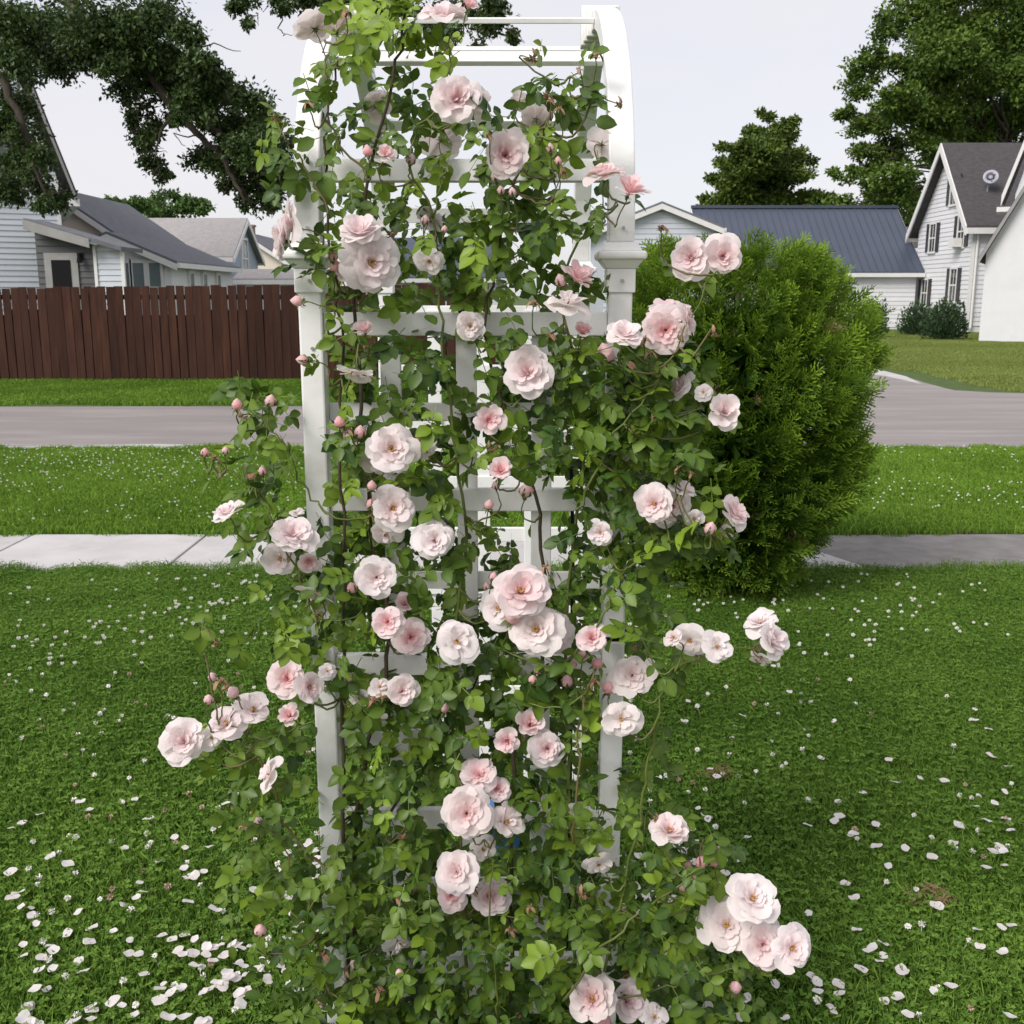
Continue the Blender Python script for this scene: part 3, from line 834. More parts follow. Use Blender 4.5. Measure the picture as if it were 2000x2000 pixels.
# --- roof glimpsed between garage and white house
YK = 60.0
hK, *_ = eave_house('house', 'far cream house with dark roof between garage and white house', YK, P(1762, 500, YK).x, P(1850, 500, YK).x, P(1780, 484, YK).z, P(1780, 448, YK + 3).z, 3.0, M['cream'], M['dark_shingle'], .3)

# ---------------------------------------------------------------- trees
LEAFV = np.array([(0, 0, 0), (.45, .28, .06), (1, 0, -.05), (.45, -.28, .06)], dtype=np.float32)
LEAFF = np.array([(0, 1, 2, 3)], dtype=np.int32)

def crown(name, clumps, Y, dY, size, dens, m, parent, up=.6, shell=.55, droop=0.0, spread=(.28, .5)):
    """clumps of small leaves: (px, py, rx, ry[, Y])"""
    Vs, Fs, Ts, b = [], [], [], 0
    for c in clumps:
        yc = c[4] if len(c) > 4 else Y + random.uniform(-dY, dY)
        C = P(c[0], c[1], yc)
        k = yc / FPX
        rx, rz = c[2] * k, c[3] * k
        ry = (rx + rz) * .5
        nL = max(20, int(dens * math.pi * c[2] * c[3]))
        d = unit(nL)
        # lumpy sub-clumps
        nsub = max(3, int(c[2] * c[3] / 160))
        sub = unit(nsub) * rng.uniform(.2, .85, (nsub, 1))
        which = rng.integers(0, nsub, nL)
        q = sub[which] + d * (rng.uniform(0, 1, (nL, 1)) ** shell) * rng.uniform(*spread, (nsub, 1))[which]
        pos = q * np.array([rx, ry, rz]) + np.array(C)
        nr = unit(nL) * .7 + np.array([0, 0, up]) + d * .35
        dr = unit(nL) + np.array([0, 0, -droop]) + d * .4
        s = size * rng.uniform(.6, 1.3, nL)
        V, F, t = scatter(LEAFV, LEAFF, frames(dr, nr, s), pos, None, rng.uniform(0, .6, nL) + rng.uniform(0, .3, nsub)[which])
        Vs.append(V); Fs.append(F + b); Ts.append(t); b += len(V)
    V = np.concatenate(Vs) - np.array(off(parent))
    return obj(name, make_mesh(name, V, np.concatenate(Fs), m, False, np.concatenate(Ts)), parent)

def limb(mb, a, b, r0, r1, wob, n=6, seg=6):
    a, b = Vector(a), Vector(b)
    pts, rs = [], []
    for i in range(seg + 1):
        t = i / seg
        p = a.lerp(b, t)
        if 0 < i < seg:
            p += Vector((random.uniform(-1, 1), random.uniform(-1, 1), random.uniform(-.3, 1))) * wob
        pts.append(p); rs.append(r0 + (r1 - r0) * t)
    mb.tube(pts, rs, n)
    return pts

M['oak'] = leafmat('oak_leaves', (0.034, 0.072, 0.015), (0.185, 0.285, 0.040), 0.6, 0.2, 0.25, nscale=.25)
M['mid'] = leafmat('tree_leaves', (0.040, 0.075, 0.014), (0.16, 0.23, 0.035), 0.6, 0.2, 0.25, nscale=.3)
M['far'] = leafmat('far_tree_leaves', (0.05, 0.10, 0.025), (0.13, 0.22, 0.06), 0.7, 0.2, 0.2, nscale=.3)
M['ash'] = leafmat('ash_leaves', (0.018, 0.040, 0.010), (0.085, 0.140, 0.028), 0.5, 0.18, 0.35, nscale=1.5)

def big_tree(name, label, clumps, Y, dY, size, dens, m, base_px, trunk_r, crown_z_px):
    bx_ = P(base_px, 600, Y).x
    t = empty(name, (bx_, Y, 0), label, 'tree')
    zt = P(base_px, crown_z_px, Y).z
    tr = MB()
    limb(tr, (bx_, Y, 0), (bx_ + .3, Y, zt * .55), trunk_r, trunk_r * .75, trunk_r * .2, 9, 5)
    top = Vector((bx_ + .3, Y, zt * .5))
    for c in clumps:
        if random.random() < .8:
            p = P(c[0], c[1], Y + random.uniform(-dY, dY) * .6)
            mid = top.lerp(p, .5) + Vector((0, 0, (p - top).length * .06))
            limb(tr, top.lerp(mid, .05), mid, trunk_r * .20, trunk_r * .11, trunk_r * .5, 6, 4)
            limb(tr, mid, p, trunk_r * .11, trunk_r * .03, trunk_r * .5, 5, 4)
    tr.build('trunk', M['bark'], t, True)
    crown('crown', [(c[0], c[1], c[2] * 1.12, c[3] * 1.15) for c in clumps], Y, dY, size, dens, m, t)
    return t

T1 = [(1790,20,50,35),(1850,10,60,40),(1950,-10,70,50),(1740,55,50,30),(1810,70,60,38),(1900,65,70,42),(1985,70,60,48),(1700,118,48,26),(1770,130,60,30),(1850,140,60,36),(1930,150,60,38),
      (2010,150,55,48),(1680,172,45,24),(1745,192,50,28),(1648,222,34,15),(1698,240,55,24),(1785,218,58,34),(1862,212,60,36),(1945,215,60,40),(2020,220,50,48),(1682,295,45,20),(1742,288,52,26),(1810,285,50,32),
      (1638,335,30,14),(1692,345,48,20),(1752,342,48,26),(1670,395,42,20),(1730,398,58,28),(1790,398,38,40),(1702,430,60,25),(1760,440,50,25),(1842,268,50,32),(1905,268,50,26),(1965,262,50,26),(1640,420,30,18),(1830,60,50,40),(1880,-40,90,40),(2040,20,80,80),(1850,105,90,45),(1940,110,80,45),(1790,170,70,35),(1880,180,80,40),(1990,190,60,50),(1740,240,50,25),(1830,240,70,35),(1930,250,70,35),(1760,380,60,40),(1720,315,50,22)]
big_tree('oak_tree', 'huge dark green broad tree rising behind the white two storey house', T1, 72, 5, .30, .22, M['oak'], 1935, .75, 60)
T2 = [(1500,232,22,16),(1528,245,28,18),(1480,262,38,20),(1540,272,38,22),(1432,290,36,16),(1490,295,56,24),(1550,308,40,24),(1412,322,36,20),(1470,330,58,26),(1540,345,50,26),(1398,358,32,20),(1450,368,50,26),
      (1510,378,58,26),(1572,382,45,17),(1605,394,28,13),(1398,398,36,18),(1460,402,50,20),(1550,405,60,16),(1610,408,25,10),(1460,285,30,16),(1520,320,40,22),(1500,300,52,40),(1458,350,55,36),(1532,330,50,42),(1480,388,80,24),(1440,330,36,30),(1515,265,34,26)]
big_tree('maple_tree', 'rounded green tree with pointed top behind the blue roofed garage', T2, 82, 4, .33, .30, M['mid'], 1500, .5, 250)
T3 = [(232,398,26,12),(262,400,34,18),(300,396,36,18),(335,392,36,16),(370,398,32,17),(398,412,20,12),(280,415,50,18),(340,415,55,18)]
big_tree('round_tree', 'low round green treetop above the pale shingle roof', T3, 95, 4, .40, .26, M['far'], 315, .4, 395)
T5 = [(905,430,50,22),(960,415,45,22),(850,445,40,18),(1010,440,45,20),(1150,425,40,18),(1100,440,45,20)]
big_tree('round_tree', 'leafy treetop glimpsed between the arbor arches above the far roofs', T5, 95, 4, .40, .26, M['far'], 980, .4, 420)

# near ash tree whose boughs hang into the picture; trunk stands outside the frame
YN = 14.0
nt_x = -10.6
ash = empty('ash_tree', (nt_x, 15.5, 0), 'dark leafy tree whose boughs hang down over the pale house', 'tree')
tr = MB()
trunk_top = Vector((nt_x + .5, 15.5, 5.2))
limb(tr, (nt_x, 15.5, 0), trunk_top, .42, .30, .06, 10, 6)
def bough(pts, r0, r1, Y=YN, start=True):
    q = ([trunk_top] if start else []) + [P(x, y, yy) for x, y, yy in pts]
    # smooth
    out_ = []
    for i in range(len(q) - 1):
        for k in range(4):
            out_.append(q[i].lerp(q[i + 1], k / 4) + Vector((random.uniform(-1, 1), random.uniform(-1, 1), random.uniform(-1, 1))) * .025)
    out_.append(q[-1])
    rs = [r0 + (r1 - r0) * (i / (len(out_) - 1)) ** .8 for i in range(len(out_))]
    tr.tube(out_, rs, 6)
bough([(60, -60, 14.6), (190, 50, 14.3), (290, 140, 14), (345, 225, 13.9), (395, 268, 13.9), (440, 320, 13.8), (468, 372, 13.8), (478, 400, 13.8)], .115, .012)
bough([(345, 225, 13.9), (400, 235, 13.9), (440, 270, 14), (500, 300, 14), (540, 330, 14)], .06, .012, start=False)
bough([(290, 140, 14), (350, 150, 14), (430, 190, 14), (500, 215, 14)], .07, .012, start=False)
bough([(345, 225, 13.9), (310, 260, 13.8), (300, 320, 13.8)], .03, .008, start=False)
bough([(60, -60, 14.6), (180, -120, 14.6), (420, -80, 14.5), (560, -20, 14.5), (700, 0, 14.8), (850, 20, 15), (990, 70, 15)], .12, .015)
bough([(560, -20, 14.5), (545, 60, 14.5), (555, 72, 14.5), (582, 62, 14.5)], .012, .003, start=False)
bough([(380, 95, 14), (420, 82, 14), (470, 100, 14)], .014, .004, start=False)
bough([(395, 268, 13.9), (340, 262, 13.9), (362, 285, 13.9)], .012, .004, start=False)
bough([(-80, 60, 14.2), (0, 150, 14), (40, 230, 13.8), (70, 320, 13.7), (95, 390, 13.7)], .10, .012)
T4 = [(30,40,70,60),(110,50,70,60),(190,45,70,55),(265,45,60,50),(325,35,55,40),(365,75,35,32),(45,130,50,40),(120,125,50,30),(175,110,40,35),(225,120,40,30),(255,165,40,40),(300,150,50,40),(345,170,55,45),
      (400,175,55,40),(450,175,45,35),(495,205,40,35),(525,240,30,30),(280,225,34,36),(278,272,30,32),(300,312,32,32),(322,338,20,16),(290,262,25,25),(395,300,45,30),(440,320,40,34),(485,290,50,45),(520,330,45,45),(548,290,25,45),
      (478,375,26,28),(528,385,34,30),(556,360,22,30),(420,235,45,30),(30,200,45,36),(45,245,38,36),(45,300,48,45),(80,310,30,30),(70,355,44,40),(108,392,30,22),(18,370,30,40),(80,400,30,18),(5,250,30,40),
      (475,5,38,26),(545,15,36,26),(492,42,16,14),(600,0,40,30),(680,15,50,36),(760,15,50,36),(900,25,48,32),(955,50,44,30),(1005,75,24,20),(868,70,36,26),(928,92,26,16),(830,40,45,30),(970,15,34,20),(640,40,35,26),(60,95,70,40),(150,92,60,40),(230,80,60,45),(300,95,60,40),(385,125,45,35),(420,150,45,35),(360,212,45,35),(330,125,50,40),(468,245,50,36),(500,262,46,40),(450,285,42,34),(330,235,26,28),(515,290,48,46),(538,335,32,46),(500,352,40,34),(540,392,26,24),(410,205,50,30),(440,360,22,16)]
for c in T4:
    a0 = P(c[0], c[1], YN + .2)
    for k in range(3):
        an = random.uniform(0, 6.28)
        limb(tr, a0 + Vector((random.uniform(-.1, .1), 0, .1)), P(c[0] + c[2] * .95 * math.cos(an), c[1] + c[3] * .95 * math.sin(an), YN + .2 + random.uniform(-.3, .3)), .010, .003, .03, 4, 4)
tr.build('trunk', M['bark'], ash, True)
crown('crown', T4, YN + .2, .9, .066, .23, M['ash'], ash, up=.3, shell=.75, droop=.6, spread=(.3, .85))

# shrubs by the white house and the hedge end
def bush(name, label, px_, py_, Y, rx, h, m, nL, size):
    c = P(px_, py_, Y)
    t = empty(name, (c.x, Y, 0), label, 'shrub')
    st = MB()
    for k in range(7):
        a = random.uniform(0, 6.28)
        limb(st, (c.x + .1 * math.cos(a), Y + .1 * math.sin(a), 0), (c.x + rx * .6 * math.cos(a), Y + rx * .5 * math.sin(a), h * .75), .03, .008, .04, 5, 4)
    st.build('stem', M['bark'], t)
    d = unit(nL)
    d[:, 2] = np.abs(d[:, 2]) ** .8
    rr = rng.uniform(0, 1, (nL, 1)) ** .4 * (1 + .18 * np.sin(d[:, :1] * 7 + 1) * np.sin(d[:, 1:2] * 6))
    pos = d * rr * np.array([rx, rx * .8, h]) + np.array([c.x, Y, 0.04])
    V, F, t_ = scatter(LEAFV, LEAFF, frames(d + unit(nL) * .5 + np.array([0, 0, .8]), unit(nL) + d, size * rng.uniform(.6, 1.4, nL)), pos, None, rng.uniform(0, .8, nL))
    obj('crown', make_mesh('crown', V - np.array(off(t)), F, m, False, t_), t)
M['yew'] = leafmat('yew_leaves', (0.030, 0.062, 0.026), (0.075, 0.125, 0.05), 0.6, 0.15, 0.3, nscale=1.5)
bush('yew_shrub', 'bushy dark green shrub before the shuttered house, the larger one', 1845, 660, 38, .78, 1.28, M['yew'], 3200, .11)
bush('yew_shrub', 'smaller dark shrub beside the larger one at the garage corner', 1792, 640, 42, .72, 1.25, M['yew'], 2200, .11)
bush('yew_shrub', 'low round shrub just past the big evergreen, before the garage', 1702, 650, 40, .62, 1.35, M['yew'], 2200, .10)
# ---------------------------------------------------------------- arborvitae shrub
M['thuja'] = leafmat('arborvitae_sprays', (0.034, 0.084, 0.010), (0.265, 0.410, 0.036), 0.6, 0.25, 0.15, nscale=1.6)
tcx, tcy = 1.17, 5.62
thj = empty('arborvitae_shrub', (tcx, tcy, 0), 'big round evergreen shrub with feathery flat sprays beside the arbor', 'shrub')
def spray(seed):
    r = np.random.default_rng(seed)
    V, F, T = [], [], []
    def leaf(p, d, l, w_, t):
        d = np.array(d); d /= np.linalg.norm(d)
        s = np.array([-d[1], d[0], r.uniform(-.4, .4)])
        k = len(V)
        V.extend([p, p + d * l * .5 + s * w_, p + d * l, p + d * l * .5 - s * w_])
        F.append((k, k + 1, k + 2, k + 3)); T.extend([t - .1, t, t + .18, t])
    n = 7
    for i in range(n):
        x = i / n
        p = np.array([x, 0, -.12 * x * x])
        leaf(p, (1, r.uniform(-.1, .1), -.2 * x), .2, .022, .1 + .35 * x)
        for sgn in (-1, 1):
            L_ = (.46 * (1 - x) + .12) * r.uniform(.7, 1.2)
            a = R(r.uniform(35, 55)) * sgn
            d = np.array([math.cos(a), math.sin(a), r.uniform(-.15, .2)])
            for q in range(3):
                leaf(p + d * L_ * q / 3, d + r.normal(size=3) * .15, L_ * .48, .026, .08 + .3 * x + .14 * q)
            if L_ > .3:
                d2 = np.array([math.cos(a * .3), math.sin(a * .3), .1])
                leaf(p + d * L_ * .4, d2, L_ * .5, .024, .25 + .3 * x)
    return np.array(V), np.array(F, dtype=np.int32), np.array(T)
def thuja_r(z):
    """silhouette radius by height (m)"""
    return np.interp(z, [0, .12, .35, .6, .9, 1.2, 1.42, 1.60, 1.74, 1.84], [.24, .31, .45, .56, .62, .64, .60, .51, .38, .16])
Vs, Fs, Ts, b = [], [], [], 0
for k in range(4):
    pv_, pf_, pt_ = spray(50 + k)
    nS = 850
    z = rng.uniform(.06, 1.78, nS)
    a = rng.uniform(0, 2 * math.pi, nS)
    lump = 1 + .10 * np.sin(a * 5 + z * 6) + .09 * np.sin(a * 3 - z * 9 + 2) + .05 * np.sin(a * 9 + z * 14)
    rr = thuja_r(z) * lump * rng.uniform(.70, 1.0, nS) ** .7
    pos = np.stack([tcx + rr * np.cos(a) * 1.0, tcy + rr * np.sin(a) * .95, z], 1)
    outw = np.stack([np.cos(a), np.sin(a), np.zeros(nS)], 1)
    upb = np.clip((z - .5) / 1.2, -.25, 1.2)[:, None]
    d = outw * .9 + np.array([0, 0, 1]) * (.25 + upb * .7) + unit(nS) * .45
    nr = unit(nS) * .8 + np.array([0, 0, .5]) + outw * .3
    s = rng.uniform(.10, .19, nS)
    new = (rng.uniform(0, 1, nS) < .5) * rng.uniform(.1, .35, nS)
    V, F, t = scatter(pv_, pf_, frames(d, nr, s), pos, pt_, -.13 + new + .05 * (z - 1))
    Vs.append(V); Fs.append(F + b); Ts.append(t); b += len(V)
# long fresh tips breaking the outline
pv_, pf_, pt_ = spray(61)
nS = 260
z = rng.uniform(.5, 1.78, nS); a = rng.uniform(0, 2 * math.pi, nS)
rr = thuja_r(z) * rng.uniform(.95, 1.06, nS)
pos = np.stack([tcx + rr * np.cos(a), tcy + rr * np.sin(a) * .95, z], 1)
d = np.stack([np.cos(a), np.sin(a), np.clip(.5 + (z - .8) * 1.3, .2, 2.2)], 1) + unit(nS) * .3
V, F, t = scatter(pv_, pf_, frames(d, unit(nS) * .6 + np.array([0, -.5, .5]), rng.uniform(.13, .20, nS)), pos, pt_, rng.uniform(.15, .35, nS))
Vs.append(V); Fs.append(F + b); Ts.append(t); b += len(V)
V = np.concatenate(Vs) - np.array(off(thj))
obj('crown', make_mesh('crown', V, np.concatenate(Fs), M['thuja'], False, np.concatenate(Ts)), thj)
# a few dead brown sprays
nD = 26
z = rng.uniform(.25, 1.5, nD); a = rng.uniform(math.pi * .95, math.pi * 2.15, nD)
rr = thuja_r(z) * rng.uniform(.86, .98, nD)
pos = np.stack([tcx + rr * np.cos(a), tcy + rr * np.sin(a) * .95, z], 1)
d = np.stack([np.cos(a), np.sin(a), -.2 * np.ones(nD)], 1) + unit(nD) * .5
V, F, t = scatter(pv_, pf_, frames(d, unit(nD), rng.uniform(.06, .11, nD)), pos, pt_, np.zeros(nD))
obj('dead_sprays', make_mesh('dead_sprays', V - np.array(off(thj)), F, M['dry']), thj)
tr = MB()
for k in range(5):
    a = k * 1.3
    limb(tr, (tcx + .05 * math.cos(a), tcy + .05 * math.sin(a), 0), (tcx + .22 * math.cos(a), tcy + .22 * math.sin(a), 1.6), .04, .01, .03, 6, 6)
for k in range(90):
    z = random.uniform(.1, 1.8); a = random.uniform(0, 6.28)
    q = float(thuja_r(np.array(z))) * .82
    limb(tr, (tcx + .1 * math.cos(a), tcy + .1 * math.sin(a), z * .8), (tcx + q * math.cos(a), tcy + q * math.sin(a), z), .009, .003, .02, 4, 3)
tr.build('trunk', M['bark'], thj)
# dense twiggy heart of the shrub
nH = 5000
d = unit(nH); z = rng.uniform(.08, 1.5, nH); a = rng.uniform(0, 6.28, nH)
rr = thuja_r(z) * rng.uniform(.2, .62, nH)
pos = np.stack([tcx + rr * np.cos(a), tcy + rr * np.sin(a), z], 1)
V, F, t = scatter(LEAFV, LEAFF, frames(unit(nH) + np.stack([np.cos(a), np.sin(a), .3 * np.ones(nH)], 1), unit(nH), rng.uniform(.08, .16, nH)), pos, None, rng.uniform(-.1, .1, nH))
obj('inner_foliage', make_mesh('inner_foliage', V - np.array(off(thj)), F, M['thuja'], False, t), thj)

# ---------------------------------------------------------------- the arbor
AX, AY, HWID, DEP = -0.088, 2.03, 0.2915, 1.17
PW = 0.0225
arb = empty('rose_arbor', (AX, AY, 0), 'white vinyl garden arbor with arched top overgrown by pink roses', 'arbor', rz=R(-0.01))
def ap(name, mb, bev=.003):
    o = mb.build(name, M['vinyl'], arb)
    return bevel(o, bev) if bev else o
ZC = 1.665
AR, ACY = DEP / 2, DEP / 2
for sx in (-1, 1):
    for yy in (0, DEP):
        x = sx * HWID
        ap('post', MB().box(x - PW, x + PW, yy - PW, yy + PW, 0, ZC - .05), .004)
        cp = MB().box(x - .027, x + .027, yy - .027, yy + .027, ZC - .062, ZC - .018)
        cp.hexa([(x - .028, yy - .028, ZC - .018), (x + .028, yy - .028, ZC - .018), (x + .028, yy + .028, ZC - .018), (x - .028, yy + .028, ZC - .018)],
                [(x - .040, yy - .040, ZC - .002), (x + .040, yy - .040, ZC - .002), (x + .040, yy + .040, ZC - .002), (x - .040, yy + .040, ZC - .002)])
        c = ap('post_cap', cp, .002)
        o = bevel(MB().box(x - .046, x + .046, yy - .046, yy + .046, ZC - .002, ZC + .014).build('flange', M['vinyl'], c), .006, 3)
        o = bevel(MB().hexa([(x - .038, yy - .038, ZC + .014), (x + .038, yy - .038, ZC + .014), (x + .038, yy + .038, ZC + .014), (x - .038, yy + .038, ZC + .014)],
                            [(x - .028, yy - .028, ZC + .030), (x + .028, yy - .028, ZC + .030), (x + .028, yy + .028, ZC + .030), (x - .028, yy + .028, ZC + .030)]).build('collar', M['vinyl'], c), .002)
        fs = -1 if yy == 0 else 1
        for zz in (ZC - .04, ZC + .055, 1.50):
            dpth = .0275 if zz != 1.50 else PW
            MB().tube([(x + .002, yy + fs * (dpth - .001), zz), (x + .002, yy + fs * (dpth + .003), zz)], .0034, 8).build('screw', M['screw'], arb)
    # arch beam: outer face curves back over the path
    mb = MB()
    ring = []
    for i in range(37):
        t = math.pi * i / 36
        c_, s_ = math.cos(t), math.sin(t)
        ro_, ri_ = AR + .024, AR - .024
        z0 = ZC + .030
        ring.append([(sx * HWID + dx, ACY - rr * c_, z0 + rr * s_ * .875) for rr, dx in ((ro_, -.024), (ro_, .024), (ri_, .024), (ri_, -.024))])
    V = [p for r_ in ring for p in r_]
    F = []
    for i in range(36):
        for k in range(4):
            F.append((i * 4 + k, i * 4 + (k + 1) % 4, i * 4 + 4 + (k + 1) % 4, i * 4 + 4 + k))
    F += [(3, 2, 1, 0), (144, 145, 146, 147)]
    ap('arch_beam', mb.add(V, F), .003)
    # joining collar at the crest
    x = sx * HWID
    zc = ZC + .03 + AR * .875
    cj = MB().box(x - .034, x + .034, ACY - .055, ACY + .055, zc - .032, zc + .034).box(x - .044, x + .044, ACY - .022, ACY + .022, zc - .044, zc + .043)
    cj.box(x - .039, x + .039, ACY - .036, ACY + .036, zc - .038, zc + .039)
    ap('crest_collar', cj, .003)
# cross slats of the arch
for k in range(6):
    t = R(15 + 30 * k)
    rr = AR - .004
    c_, s_ = math.cos(t), math.sin(t)
    ctr = Vector((0, ACY - rr * c_, ZC + .03 + rr * s_ * .875))
    tg = Vector((0, s_, c_)).normalized()
    nr = Vector((0, -c_, s_)).normalized()
    hw_, th_ = (.0215 if k in (0, 5) else .0165), .006
    A = [ctr - tg * hw_ - nr * th_, ctr + tg * hw_ - nr * th_, ctr + tg * hw_ + nr * th_, ctr - tg * hw_ + nr * th_]
    X = Vector((HWID - .0245, 0, 0))
    ap('arch_slat', MB().hexa([a - X for a in A], [a + X for a in A]), .002)
# side panels: rails and lattice slats
for yy, fs in ((0, 1), (DEP, -1)):
    for z in (1.545, 1.205, .865, .525, .185):
        x0_, x1_ = -HWID + PW + .0005, HWID - PW - .0005
        ap('rail', MB().box(x0_, x1_, yy + fs * -.012, yy + fs * .006, z - .022, z + .022) if fs > 0 else MB().box(x0_, x1_, yy - .006, yy + .012, z - .022, z + .022), .002)
    for k in (-1, 0, 1):
        x = k * HWID / 2
        a, b = sorted((yy + fs * .0065, yy + fs * .0155))
        ap('lattice_slat', MB().box(x - .020, x + .020, a, b, .05, 1.555), .002)
    for i, z in enumerate((1.375, 1.035, .695, .355)):
        a, b = sorted((yy + fs * .016, yy + fs * .024))
        x0_, x1_ = (-HWID + PW + .0005, HWID / 2) if i % 2 == 0 else (-HWID / 2, HWID - PW - .0005)
        ap('lattice_slat', MB().box(x0_, x1_, a, b, z - .018, z + .018), .002)
# black cable tie on the post and plant stake
tz = .93
tie = MB()
tx = AX + HWID * math.cos(R(3)) ; ty = AY - HWID * math.sin(R(3))
for (dx0, dx1, dy0, dy1) in ((-.027, .030, -.030, -.0245), (-.027, .030, .0245, .030), (-.030, -.0265, -.030, .030), (.0265, .030, -.030, .030)):
    tie.box(tx + dx0, tx + dx1, ty + dy0, ty + dy1, tz - .004, tz + .004)
tie.box(tx + .028, tx + .046, ty - .034, ty - .026, tz - .003, tz + .003)
tag(tie.build('cable_tie', M['black']), 'black plastic cable tie around the white arbor post', 'cable tie')
stk = MB()
a, b_ = P(1116, 955, 2.06), P(1120, 1075, 2.06)
stk.tube([Vector((b_.x, 2.075, 0)), Vector((b_.x, 2.075, b_.z)), Vector((a.x, 2.075, a.z + .04))], .004, 6)
stk.tube([Vector((a.x, 2.075, a.z + .04)), Vector((a.x + .02, 2.075, a.z + .055)), Vector((a.x + .028, 2.075, a.z + .03))], .003, 6)
tag(stk.build('plant_stake', M['black'], None, True), 'thin black metal stake behind the lattice rail', 'plant stake')
# small blue pot inside the arbor
pc = G(975, 1672)
V, F = [], []
prof = [(.0, .0), (.052, .0), (.058, .02), (.070, .12), (.078, .122), (.079, .142), (.070, .142), (.066, .125), (.0, .118)]
for r_, z_ in prof:
    for k in range(20):
        an = 2 * math.pi * k / 20
        V.append((pc.x + r_ * math.cos(an), pc.y + r_ * math.sin(an), z_ + .01))
for i in range(len(prof) - 1):
    for k in range(20):
        F.append((i * 20 + k, i * 20 + (k + 1) % 20, i * 20 + 20 + (k + 1) % 20, i * 20 + 20 + k))
tag(MB().add(V, F).build('flower_pot', M['blue_plastic'], None, True), 'small blue pot on the ground behind the lattice', 'flower pot')
# ================================================================== climbing rose
ROSE = empty('climbing_rose', (AX, AY - .05, 0), 'climbing rose with pale pink blooms covering the white arbor', 'rose bush')
RO = off(ROSE)

def petalmat():
    m = bpy.data.materials.new('rose_petal')
    m.use_nodes = True
    nt = m.node_tree
    b, o = nt.nodes['Principled BSDF'], nt.nodes['Material Output']
    b.inputs['Roughness'].default_value = 0.6
    b.inputs['Specular IOR Level'].default_value = 0.2
    at = node(nt, 'ShaderNodeAttribute', attribute_name='tint')
    sep = node(nt, 'ShaderNodeSeparateColor')
    nt.links.new(at.outputs['Color'], sep.inputs['Color'])
    oi = node(nt, 'ShaderNodeObjectInfo')
    so = node(nt, 'ShaderNodeSeparateColor')
    nt.links.new(oi.outputs['Color'], so.inputs['Color'])
    mu = node(nt, 'ShaderNodeMath', operation='MULTIPLY', use_clamp=True)
    nt.links.new(sep.outputs['Red'], mu.inputs[0])
    nt.links.new(so.outputs['Red'], mu.inputs[1])
    mx = node(nt, 'ShaderNodeMix', data_type='RGBA')
    mx.inputs['A'].default_value = (0.94, 0.89, 0.885, 1)
    mx.inputs['B'].default_value = (0.94, 0.50, 0.52, 1)
    nt.links.new(mu.outputs[0], mx.inputs['Factor'])
    # faded blooms go creamy brown (object colour green channel)
    m2 = node(nt, 'ShaderNodeMix', data_type='RGBA')
    m2.inputs['B'].default_value = (0.80, 0.68, 0.54, 1)
    nt.links.new(so.outputs['Green'], m2.inputs['Factor'])
    nt.links.new(mx.outputs['Result'], m2.inputs['A'])
    tcn = node(nt, 'ShaderNodeTexCoord')
    nz = node(nt, 'ShaderNodeTexNoise', Scale=6.0, Detail=4)
    nt.links.new(tcn.outputs['Object'], nz.inputs['Vector'])
    bp = node(nt, 'ShaderNodeBump', Strength=0.12, Distance=0.05)
    nt.links.new(nz.outputs['Fac'], bp.inputs['Height'])
    nt.links.new(bp.outputs['Normal'], b.inputs['Normal'])
    nt.links.new(m2.outputs['Result'], b.inputs['Base Color'])
    tr = node(nt, 'ShaderNodeBsdfTranslucent')
    nt.links.new(m2.outputs['Result'], tr.inputs['Color'])
    ms = node(nt, 'ShaderNodeMixShader')
    ms.inputs['Fac'].default_value = 0.42
    nt.links.new(b.outputs[0], ms.inputs[1])
    nt.links.new(tr.outputs[0], ms.inputs[2])
    nt.links.new(ms.outputs[0], o.inputs['Surface'])
    return m
M['petal'] = petalmat()
M['stamen'] = mat('golden_stamens', (0.55, 0.30, 0.07), (0.38, 0.20, 0.05), 60, 0.7)
M['calyx'] = mat('green_calyx', (0.10, 0.15, 0.035), (0.07, 0.10, 0.03), 60, 0.55)
M['spent'] = mat('withered_petals', (0.42, 0.27, 0.16), (0.24, 0.12, 0.07), 60, 0.8)

def petal_grid(r, phi, half, Rl, e0, e1, nu=7, nv=6, ruf=.05, tintv=0.0, roll=.05, curl=0.0):
    V, T = [], []
    acc = [(0.0, 0.0)]
    for j in range(nv):
        v = (j + .5) / nv
        e = R(e0 + (e1 - e0) * v ** 1.6 - curl * max(0, v - .7) * 3)
        acc.append((acc[-1][0] + math.cos(e) / nv, acc[-1][1] + math.sin(e) / nv))
    ph = r.uniform(0, 6.28)
    notch = r.uniform(-.02, .10)
    fr = r.uniform(2.0, 3.6)
    for j in range(nv + 1):
        v = j / nv
        for i in range(nu):
            u = -1 + 2 * i / (nu - 1)
            ve = v * (1 - .20 * abs(u) ** 2.6 - notch * max(0, 1 - 3 * abs(u)) * v)
            k = ve * nv
            a = min(int(k), nv - 1)
            fr_ = k - a
            rr = acc[a][0] + (acc[a + 1][0] - acc[a][0]) * fr_
            zz = acc[a][1] + (acc[a + 1][1] - acc[a][1]) * fr_
            rr = rr * Rl + .045
            zz = zz * Rl
            A = half * (.62 + .40 * v)
            an = phi + u * A
            zz += roll * u * Rl * v + ruf * v * v * math.sin(u * fr + ph) * Rl + .03 * abs(u) ** 2 * v * Rl
            V.append((rr * math.cos(an), rr * math.sin(an), zz))
            T.append(.10 + max(0.0, tintv * (1.05 - .70 * v)))
    F = [(j * nu + i, j * nu + i + 1, (j + 1) * nu + i + 1, (j + 1) * nu + i) for j in range(nv) for i in range(nu - 1)]
    return V, F, T

